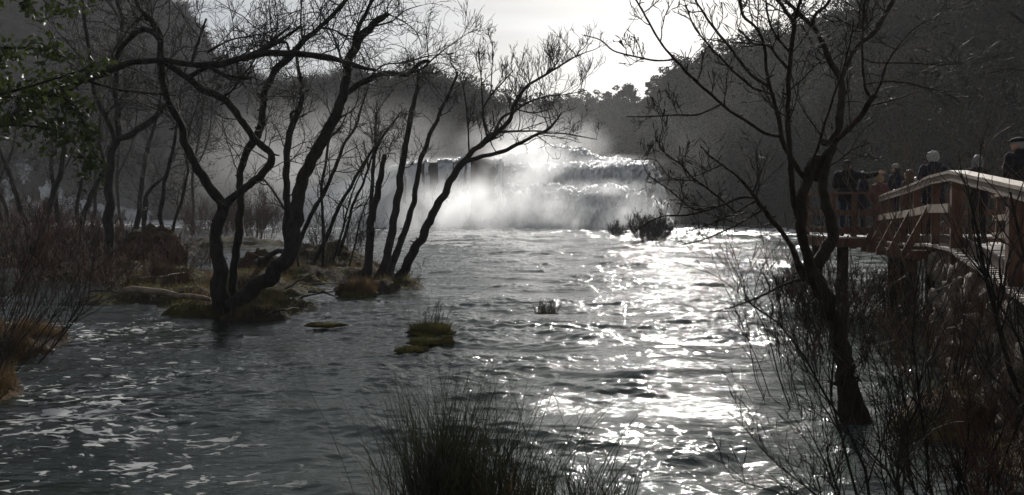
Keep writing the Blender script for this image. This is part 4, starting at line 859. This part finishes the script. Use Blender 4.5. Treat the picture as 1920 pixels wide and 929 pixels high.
for y in POSTS:
    dn = -1.2 if 8 < y < 10 else (-.75 if 11 < y < 13 else -.28)
    b = MB(); a = bp_(y, -.02); w_ = PW if y < 13 else .11
    b.box((a[0], a[1], a[2] + (dn + 1.0) / 2), w_, w_, 1.0 - dn, np.array([BN, BD, (0, 0, 1)])); b.build('post', WOODD, fb, smooth=False)
    if y > 5:
        b = MB(); a = bp_(y, BW + .05); b.box((a[0], a[1], a[2] + .36), .1, .1, 1.28, np.array([BN, BD, (0, 0, 1)])); b.build('post', WOODD, fb, smooth=False)
rail(4.6, 20.6, -.02, 1.03, .21, .042, 'handrail', WOODL); rail(4.6, 20.6, -.095, .955, .035, .085, 'rail_board', WOODR); rail(12.0, 20.5, -.115, .54, .03, .125, 'mid_rail', WOODL)
rail(4.6, 20.5,   .085, .08, .035, .13, 'kick_board', WOODM)
rail(4.6, 20.6, BW + .05, 1.03, .2, .055, 'handrail', WOODL); rail(4.6, 20.5, BW - .03, .54, .03, .13, 'mid_rail', WOODL); rail(4.6, 20.5, BW - .03, .16, .03, .13, 'kick_board', WOODL)
for ac in (.12, BW * .5, BW - .12): rail(4.6, 20.5, ac, -.15, .12, .2, 'joist', WOODD)
rail(4.6, 20.5, .02, -.13, .04, .17, 'fascia_board', WOODD)
for y in POSTS[3:]:
    b = MB(); b.beam(bp_(y + .11, -.48, -.17), bp_(y + .11, .3, -.17), .09, .14); b.build('outrigger', WOODD, fb, smooth=False)
    b = MB(); b.beam(bp_(y + .11, -.42, -.14), bp_(y + .11, -.06, .60), .06, .11); b.build('strut', WOODD, fb, smooth=False)
for y in (14.6, 17.6, 20.3):
    for ac in (.2, BW - .2):
        b = MB(); a = bp_(y, ac); q = np.linspace(0, 1, 6)[:, None]; b.tubes(np.array((a[0], a[1], -1.3)) * (1 - q) + (a - (0, 0, .24)) * q, np.full(6, .12), 10); b.build('pile', BARKR, fb)
# viewing platform at the far end
PZ = H - .60
pf = thing('viewing_platform', (9.9, 23, 0), 'wooden viewing platform on piles at the far end of the footbridge', 'platform')
b = MB()
for x in np.arange(7.55, 13.2, .1445): b.box((x, 21.75, PZ - .02 + rr_.normal(0, .003)), .132, 2.3, .04)
b.build('deck', DECK, pf, smooth=False)
b = MB(); b.box((10.35, 20.57, PZ - .14), 5.7, .05, .2); b.build('fascia_board', WOODD, pf, smooth=False)
b = MB(); b.box((7.45, 21.75, PZ - .14), .05, 2.3, .2); b.build('fascia_board', WOODD, pf, smooth=False)
def prail(a, c, z, w, h, nm):
    b = MB(); b.beam((*a, PZ + z), (*c, PZ + z), w, h); b.build(nm, WOODD, pf, smooth=False)
for a, c in [((7.5, 20.66), (8.62, 20.66)), ((7.5, 20.72), (7.5, 22.8)), ((7.55, 22.85), (13.1, 22.85))]:
    prail(a, c, 1.02, .17, .05, 'handrail'); prail(a, c, .56, .035, .13, 'mid_rail'); prail(a, c, .14, .035, .13, 'kick_board')
for x, y in [(7.5, 20.75), (8.0, 20.75), (8.55, 20.75), (7.58, 22.78), (9.4, 22.78), (11.2, 22.78), (13.0, 22.78)]:
    b = MB(); b.box((x, y, PZ + .36), .1, .1, 1.28); b.build('post', WOODD, pf, smooth=False)
for x in (7.8, 9.9, 12.2):
    for y in (20.9, 22.6):
        b = MB(); q = np.linspace(0, 1, 5)[:, None]; b.tubes(np.array((x, y, -1.3)) * (1 - q) + np.array((x, y, PZ - .05)) * q, np.full(5, .13), 10); b.build('pile', BARKR, pf)
# rubble abutment under the near end of the bridge
sw = thing('stone_wall', (6.2, 11.5, 0), 'rough rubble stone wall carrying the near end of the footbridge', 'stone wall')
b = MB(); ax = np.array([BN, BD, (0, 0, 1)]); c0 = bp_(9.6, BW / 2 + .18)
b.box((c0[0], c0[1], .25), BW - .35, 6.4, 1.7, ax); b.build('core', MORTAR, sw, smooth=False)
b = MB(); rs = np.random.default_rng(92)
def stone(c, s, seed):
    n = 10; th = np.linspace(0, 2 * np.pi, n + 1)[None]; ph = np.linspace(0, np.pi, 7)[:, None]
    x, y, z = np.sin(ph) * np.cos(th), np.sin(ph) * np.sin(th), np.cos(ph) + 0 * th
    sgn = lambda v: np.sign(v) * np.abs(v) ** .65
    k = 1 + .5 * fbm(x * 1.5 + seed * 3.1, y * 1.5 + z * 1.7, 4, seed % 40)
    q = np.stack([sgn(x) * s[0] * k, sgn(y) * s[1] * k, sgn(z) * s[2] * k], -1) @ ax; b.grid(q + c)
k = 0
y = 6.6
while y < 13.1:
    top = dk(y) - .28; z = -.25
    while z < top - .02:
        hz = rs.choice([.06, .09, .13, .2]) * rs.uniform(.8, 1.2); k += 1
        c = bp_(y + rs.normal(0, .05), .02 + rs.normal(0, .04)); c[2] = z + hz * .8; stone(c, (rs.uniform(.12, .2), rs.uniform(.1, .2), hz), k); z += hz * 1.7
    y += rs.uniform(.2, .3)
for ac in np.arange(.1, BW, .27):
    z = -.25
    while z < dk(12.9) - .3:
        hz = rs.choice([.06, .09, .13, .2]) * rs.uniform(.8, 1.2); k += 1; c = bp_(12.95 + rs.normal(0, .04), ac + rs.normal(0, .04)); c[2] = z + hz * .8; stone(c, (rs.uniform(.1, .2), rs.uniform(.12, .2), hz), k); z += hz * 1.7
b.build('rubble_face', STONE, sw)
# stone footing of the leaning post between water and deck
fo_ = bp_(13.9, .3); b = MB(); q = np.linspace(0, 1, 6)[:, None]; b.tubes(np.array((fo_[0], fo_[1], -1.2)) * (1 - q) + (fo_ - (0, 0, .24)) * q, np.full(6, .21) * np.linspace(1.2, 1, 6), 12); b.build('pile', STONE, fb)

# ================================================================== people
SKIN = mat('skin', (.36, .20, .14), (.44, .26, .19), 8, .55, 0, spec=.35)
SHOE = mat('shoe_leather', (.012, .011, .010), (.02, .018, .017), 8, .5, 0, spec=.4)
EYE = mat('eye', (.02, .015, .012), None, 8, .2)
def cloth(n, c): return mat(n, tuple(v * .8 for v in c), tuple(min(1, v * 1.25) for v in c), 9, .85, .5, 60, .15)
def hairm(n, c): return mat(n, tuple(v * .7 for v in c), c, 40, .45, .6, 120, .4, (1, 1, .25), .25)
def ell(b, c, s, n=14):
    th = np.linspace(0, 2 * np.pi, n + 1)[None]; ph = np.linspace(.02, np.pi - .02, n)[:, None]
    b.grid(np.stack([c[0] + s[0] * np.sin(ph) * np.cos(th), c[1] + s[1] * np.sin(ph) * np.sin(th), c[2] + s[2] * np.cos(ph) + 0 * th], -1))
def limbt(b, pts, n=12):
    p = np.array([q[:3] for q in pts], float); rr = np.array([q[3] for q in pts], float); f = np.linspace(0, 1, len(p)); k = np.linspace(0, 1, len(p) * 4)
    X = np.stack([np.interp(k, f, p[:, i]) for i in range(3)], -1); R = np.interp(k, f, rr)
    b.tubes(np.concatenate([X[:1] - (X[1] - X[0]) * .02, X, X[-1:] + (X[-1] - X[-2]) * .02]), np.concatenate([[.001], R, [.001]]), n)
    ell(b, X[-1], (R[-1],) * 3, 10); ell(b, X[0], (R[0],) * 3, 10)
def remeshed(b, name, vox, smooth_it=3):
    o = b.build('tmp_body', SKIN); m = o.modifiers.new('r', 'REMESH'); m.mode = 'VOXEL'; m.voxel_size = vox; m.use_smooth_shade = True
    sm = o.modifiers.new('s', 'SMOOTH'); sm.factor = .5; sm.iterations = smooth_it
    dg = bpy.context.evaluated_depsgraph_get(); me = bpy.data.meshes.new_from_object(o.evaluated_get(dg)); me.name = name
    bpy.data.objects.remove(o); me.materials.clear(); return me
def relief(me, amp, sc, st=(1, 1, .4)):
    n = len(me.vertices); co = np.zeros(n * 3); me.vertices.foreach_get('co', co); no = np.zeros(n * 3); me.vertex_normals.foreach_get('vector', no)
    co, no = co.reshape(-1, 3), no.reshape(-1, 3); q = co * sc * np.array(st)
    d = pn(q[:, 0] + .7 * q[:, 2], q[:, 1] - .6 * q[:, 2], 61) + .8 * pn(q[:, 0] * 2 - q[:, 2], q[:, 1] * 2 + q[:, 2] * 1.7, 62)
    me.vertices.foreach_set('co', (co + no * (amp * d)[:, None]).ravel().astype(np.float32)); me.update()
    return me
def put(me, name, mats, parent, fn=None):
    for m in mats: me.materials.append(m)
    if fn is not None:
        n = len(me.polygons); c = np.zeros(n * 3); me.polygons.foreach_get('center', c); me.polygons.foreach_set('material_index', fn(c.reshape(-1, 3)).astype(np.int32))
    me.polygons.foreach_set('use_smooth', np.full(len(me.polygons), True))
    o = bpy.data.objects.new(name, me); COL.objects.link(o); o.parent = parent; OFF[o.name] = np.zeros(3); return o
def person(label, pos, h, face, coat, trous, hair, hstyle='short', capc=None, capstyle=None, arms='down', hem=.78, bulk=1.0, stride=.0, lean=0.0, head_yaw=0.0, collar=None):
    """built facing +Y, 1.75 m tall, then turned and scaled"""
    o = thing('person', pos, label, 'person')
    o.rotation_euler = (0, 0, face); o.scale = (h / 1.75,) * 3
    k = bulk
    ln = lambda z: lean * max(0, z - .9)                                        # forward bend
    sh = 1.43; hx = .175 * k
    hips = [(-.09, 0, .92), (.09, 0, .92)]
    st = stride
    legs = [[(-.09, 0, .90, .088 * k), (-.10, st * .5 + .01, .50, .06), (-.105, st, .09, .042)], [(.09, 0, .90, .088 * k), (.10, -st * .5 + .01, .50, .06), (.105, -st, .09, .042)]]
    def arm(sx, mode):
        S_ = (sx * hx, ln(sh), sh - .03)
        if mode == 'down': return [S_, (sx * (hx + .07), ln(1.15) + .0, 1.16), (sx * (hx + .05), ln(.95) + .10, .93)]
        if mode == 'forward': return [S_, (sx * (hx + .02), .26, 1.36), (sx * (hx - .02), .50, 1.47)]
        if mode == 'side': return [S_, (sx * (hx + .24), .10, 1.38), (sx * (hx + .47), .16, 1.44)]
        if mode == 'bent': return [S_, (sx * (hx + .07), ln(1.15) + .03, 1.15), (sx * (hx - .03), ln(1.2) + .27, 1.22)]
        if mode == 'pocket': return [S_, (sx * (hx + .11), -.05, 1.17), (sx * (hx + .0), .10, .98)]
    ar = arms if isinstance(arms, tuple) else (arms, arms)
    A = [arm(-1, ar[0]), arm(1, ar[1])]
    b = MB()
    for L in legs:
        limbt(b, L); f = L[-1]; limbt(b, [(f[0], f[1] - .05, .045, .045), (f[0] * 1.08, f[1] + .08, .045, .047), (f[0] * 1.15, f[1] + .17, .035, .036)])
    for z, rx, ry in [(.93, .165, .125), (1.05, .150, .112), (1.18, .160, .118), (1.30, .178, .122), (1.40, .165, .105)]:
        ell(b, (0, ln(z), z), (rx * k, ry * k, .10))
    limbt(b, [(0, ln(1.42), 1.42, .075), (0, ln(1.5) + .015, 1.53, .058)]); limbt(b, [(-hx, ln(sh), sh - .03, .07), (hx, ln(sh), sh - .03, .07)])
    hc = np.array((0, ln(1.62) + .03, 1.625)); cyw, syw = math.cos(head_yaw), math.sin(head_yaw)
    def hp(x, y, z): return (hc[0] + x * cyw - y * syw, hc[1] + x * syw + y * cyw, hc[2] + z)
    ell(b, hc, (.076, .092, .112)); ell(b, hp(0, .045, -.06), (.052, .05, .052)); ell(b, hp(0, .098, -.012), (.014, .022, .024)); ell(b, hp(0, .088, -.055), (.024, .014, .012))
    ell(b, hp(0, .08, .03), (.05, .02, .015))
    for sx in (-1, 1): ell(b, hp(sx * .078, -.005, -.005), (.012, .024, .034))
    hands = []
    for sx, q in zip((-1, 1), A):
        limbt(b, [(*q[0], .062), (*q[1], .045), (*q[2], .030)])
        d = np.array(q[2]) - np.array(q[1]); d /= np.linalg.norm(d); w = np.array(q[2]) + d * .05
        side = np.cross(d, (sx, 0, 0.2)); side /= np.linalg.norm(side); nrm = np.cross(side, d)
        limbt(b, [(*(np.array(q[2]) + d * .005), .03), (*w, .036), (*(w + d * .045), .036)])
        for fi, (of, ll) in enumerate([(-.030, .060), (-.010, .075), (.011, .070), (.031, .055)]):
            p0 = w + d * .055 + side * of; p1 = p0 + d * ll * .6 + nrm * .008 * sx; p2 = p1 + d * ll * .45 + nrm * .022 * sx; limbt(b, [(*p0, .0105), (*p1, .0095), (*p2, .008)], 8)
        p0 = w + side * -.034; limbt(b, [(*p0, .013), (*(p0 - side * .028 + d * .03), .011), (*(p0 - side * .034 + d * .062), .009)], 8)
        hands.append(w)
    wr = [np.array(q[2]) for q in A]
    def reg(c):
        z = c[:, 2]; out = np.full(len(c), 1); out[z < .085] = 2; out[z > 1.505] = 0
        hnd = np.zeros(len(c), bool)
        for w in hands: hnd |= np.linalg.norm(c - w, axis=1) < .16
        for q, w in zip(A, hands):
            d = w - np.array(q[1]); d /= np.linalg.norm(d); hnd &= ~((np.linalg.norm(c - w, axis=1) < .16) & (((c - np.array(q[2])) @ d) < 0))
        out[hnd] = 0
        for sx in (-1, 1): out[np.linalg.norm(c - np.array(hp(sx * .032, .088, .012)), axis=1) < .012] = 3
        return out
    put(remeshed(b, 'body', .0105), 'body', [SKIN, trous, SHOE, EYE], o, reg)
    # coat: trunk, skirt and sleeves in one shell
    b = MB()
    for z, rx, ry in [(1.05, .18, .145), (1.18, .19, .15), (1.30, .205, .15), (1.40, .185, .128)]: ell(b, (0, ln(z), z), (rx * k, ry * k, .12))
    nz_ = max(2, int((1.05 - hem) / .06))
    for q in np.linspace(hem + .05, 1.05, nz_ + 1): ell(b, (0, ln(q), q), (.195 * k + .02 * (1.05 - q), .16 * k + .02 * (1.05 - q), .075))
    limbt(b, [(-hx, ln(sh), sh - .025, .085 * k), (hx, ln(sh), sh - .025, .085 * k)]); limbt(b, [(0, ln(1.44), 1.45, .10), (0, ln(1.48), 1.50, .083)])
    if hstyle == 'hood' or collar: limbt(b, [(-.07, ln(1.5) - .05, 1.50, .06), (0, ln(1.5) - .085, 1.49, .065), (.07, ln(1.5) - .05, 1.50, .06)])
    for q in A: limbt(b, [(*q[0], .082 * k), (*(np.array(q[1])), .066 * k), (*(np.array(q[2]) - (np.array(q[2]) - np.array(q[1])) * .04), .050)])
    put(relief(remeshed(b, 'coat', .013, 4), .016, 9), 'coat', [coat], o)
    # hair
    b = MB()
    if hstyle in ('short', 'hood'): ell(b, hp(0, -.016, .030), (.086, .095, .098)); ell(b, hp(0, -.045, -.02), (.078, .062, .07))
    if hstyle == 'curly':
        rh = np.random.default_rng(int(h * 100)); ell(b, hp(0, -.02, .03), (.098, .10, .105)); ell(b, hp(0, -.05, -.03), (.088, .07, .08))
        for q in range(60):
            v = rh.normal(size=3); v /= np.linalg.norm(v)
            if v[1] > .55 or v[2] < -.5: continue
            ell(b, hp(v[0] * .098, -.02 + v[1] * .10, .03 + v[2] * .105), (.022, .022, .022), 8)
    if hstyle == 'bob': ell(b, hp(0, -.02, .03), (.098, .105, .105)); ell(b, hp(0, -.055, -.06), (.095, .07, .11)); limbt(b, [hp(-.078, 0, .0) + (.03,), hp(-.085, .0, -.13) + (.028,)]); limbt(b, [hp(.078, 0, .0) + (.03,), hp(.085, .0, -.13) + (.028,)])
    if b.v: put(relief(remeshed(b, 'hair', .008, 1), .014 if hstyle == 'curly' else .009, 48, (1, 1, 1) if hstyle == 'curly' else (1, 1, .15)), 'hair', [hair], o)
    if capstyle:
        b = MB()
        if capstyle == 'flat': ell(b, hp(0, -.005, .082), (.108, .125, .045)); ell(b, hp(0, .10, .06), (.075, .055, .014)); ell(b, hp(0, -.02, .06), (.092, .10, .04))
        if capstyle == 'peak': ell(b, hp(0, -.012, .062), (.094, .106, .068)); ell(b, hp(0, .115, .055), (.066, .065, .012))
        if capstyle == 'beanie': ell(b, hp(0, -.015, .06), (.096, .106, .085)); ell(b, hp(0, -.015, .04), (.101, .111, .035))
        if capstyle == 'hat': ell(b, hp(0, -.01, .085), (.09, .10, .06)); ell(b, hp(0, -.01, .06), (.13, .14, .014))
        put(remeshed(b, {'beanie': 'beanie', 'hat': 'brimmed_hat'}.get(capstyle, 'cap'), .008, 2), {'beanie': 'beanie', 'hat': 'brimmed_hat'}.get(capstyle, 'cap'), [capc], o)
    return o
BLACKC = cloth('black_wool', (.011, .011, .013)); NAVY = cloth('navy_nylon', (.012, .014, .026)); DENIM = cloth('blue_denim', (.02, .028, .055)); PLUM = cloth('dark_plum_wool', (.022, .012, .017)); PINK = cloth('dusty_red_cloth', (.11, .045, .04)); DARKT = cloth('charcoal_trousers', (.014, .014, .016)); BROWNC = cloth('brown_quilted', (.045, .03, .022)); GREYC = cloth('light_grey_knit', (.22, .21, .20))
WHITEH = hairm('white_hair', (.60, .58, .55)); GREYH = hairm('grey_hair', (.36, .35, .34)); BLOND = hairm('fair_hair', (.48, .33, .19)); DARKH = hairm('dark_hair', (.02, .015, .012)); BROWNH = hairm('brown_hair', (.13, .065, .035))
def at(px, D, plat=False):
    return (XD(px, D), D, PZ if plat or D > 20.6 else dk(D))
person('man in a dark flat cap and black coat at the right picture edge', at(1908, 15.0), 1.80, math.radians(20), BLACKC, DARKT, GREYH, 'short', BLACKC, 'flat', ('down', 'bent'), .72, 1.1, head_yaw=math.radians(25), collar=True)
person('woman with shoulder length grey hair and a long plum coat behind the tall bridge post', at(1832, 16.4), 1.63, math.radians(5), PLUM, DARKT, GREYH, 'bob', None, None, 'bent', .62, 1.0, .05, head_yaw=-.2)
person('person with curly white hair and a dark coat leaning on the railing', at(1748, 17.6), 1.80, math.radians(10), NAVY, DARKT, WHITEH, 'curly', None, None, 'bent', .74, 1.12, head_yaw=-.3, collar=True)
person('person with brown hair half hidden behind the sloping handrail', at(1704, 19.6), 1.58, math.radians(30), BROWNC, DARKT, BROWNH, 'bob', None, None, 'bent', .72, .95, head_yaw=.4)
person('man in a pale beanie and dark blue jacket turning towards the falls', at(1679, 21.6), 1.74, math.radians(35), NAVY, DENIM, DARKH, 'short', GREYC, 'beanie', 'bent', .80, 1.0)
person('fair haired child in a dusty red coat on the platform', at(1648, 21.3, True), 1.46, math.radians(-15), PINK, DARKT, BLOND, 'curly', None, None, 'pocket', .66, .95)
person('man in a dark cap and hooded jacket stretching one arm out sideways', at(1588, 21.3, True), 1.82, math.radians(-12), BLACKC, DENIM, DARKH, 'hood', BLACKC, 'peak', ('bent', 'side'), .80, 1.15, head_yaw=-.5, collar=True)
person('person in dark clothes mostly hidden behind the man with the outstretched arm', at(1618, 22.3, True), 1.60, math.radians(60), NAVY, DARKT, DARKH, 'short', None, None, 'bent', .75, 1.0)

# ================================================================== spray and air
def mist(c, radii, dens, nscale, seed, aniso=.62, lo=.42, hi=.75, col=(1, 1, 1), pw=1.4):
    m = bpy.data.materials.new('mist'); m.use_nodes = True; nt = m.node_tree; nt.nodes.clear()
    t = node(nt, 'ShaderNodeTexCoord'); ln = node(nt, 'ShaderNodeVectorMath', operation='LENGTH', ins={0: t.outputs['Object']})
    fall = node(nt, 'ShaderNodeMapRange', ins={0: ln.outputs['Value'], 1: 1.0, 2: .0, 3: 0, 4: 1})
    fp = node(nt, 'ShaderNodeMath', operation='POWER', ins={0: fall.outputs[0], 1: pw})
    mp = node(nt, 'ShaderNodeMapping', ins={0: t.outputs['Object'], 'Scale': tuple(np.array(radii) / max(radii)), 'Location': (seed * 3.3, seed, 0)})
    n = node(nt, 'ShaderNodeTexNoise', ins={'Vector': mp.outputs[0], 'Scale': nscale, 'Detail': 3.0, 'Roughness': .55, 'Distortion': .5})
    rg = node(nt, 'ShaderNodeMapRange', ins={0: n.outputs[0], 1: lo, 2: hi, 3: .12, 4: 1})
    d1 = node(nt, 'ShaderNodeMath', operation='MULTIPLY', ins={0: fp.outputs[0], 1: rg.outputs[0]}); d2 = node(nt, 'ShaderNodeMath', operation='MULTIPLY', ins={0: d1.outputs[0], 1: dens})
    v = node(nt, 'ShaderNodeVolumeScatter', ins={'Color': (*col, 1), 'Density': d2.outputs[0], 'Anisotropy': aniso})
    node(nt, 'ShaderNodeOutputMaterial', ins={'Volume': v.outputs[0]})
    b = MB(); ell(b, (0, 0, 0), (1, 1, 1), 20); o = b.build('mist', m); o.location = c; o.scale = radii; tag(o, kind='stuff'); return o
MISTS = [(P(900, 402, 95), (11, 6, 5.4), .85, 2.8, 1), (P(1035, 404, 91), (5, 5, 4.0), .36, 3.2, 2), (P(1000, 280, 124), (12, 8, 6.5), .36, 2.2, 3), (P(640, 345, 132), (28, 18, 15), .105, 1.6, 4),
         (P(1185, 400, 86), (5.5, 4.5, 3.6), .22, 3.0, 5), (P(1330, 315, 105), (28, 14, 17), .011, 1.5, 6), (P(760, 400, 116), (14, 8, 6.0), .26, 2.2, 7), (P(240, 390, 180), (16, 8, 7), .08, 2.0, 8), (P(1000, 318, 108), (8, 3.6, 3.6), .8, 2.2, 9)]
MISTS += [(P(1120, 352, 92), (8.5, 2.6, 1.2), .40, 4.0, 10), (P(1140, 304, 104), (8.0, 2.6, 1.1), .32, 4.0, 11), (P(820, 318, 122), (11, 3, 2.2), .5, 4.0, 12), (P(690, 352, 142), (9, 3, 2.0), .6, 3.0, 13)]
for q in MISTS: mist(*q)
HZ = bpy.data.materials.new('haze'); HZ.use_nodes = True; nt = HZ.node_tree; nt.nodes.clear()
v = node(nt, 'ShaderNodeVolumePrincipled', ins={'Color': (.92, .93, .96, 1), 'Density': .0003, 'Anisotropy': .25}); node(nt, 'ShaderNodeOutputMaterial', ins={'Volume': v.outputs[0]})
b = MB(); b.box((0, 165, 63.0), 640, 400, 132); tag(b.build('haze', HZ, smooth=False), kind='stuff')
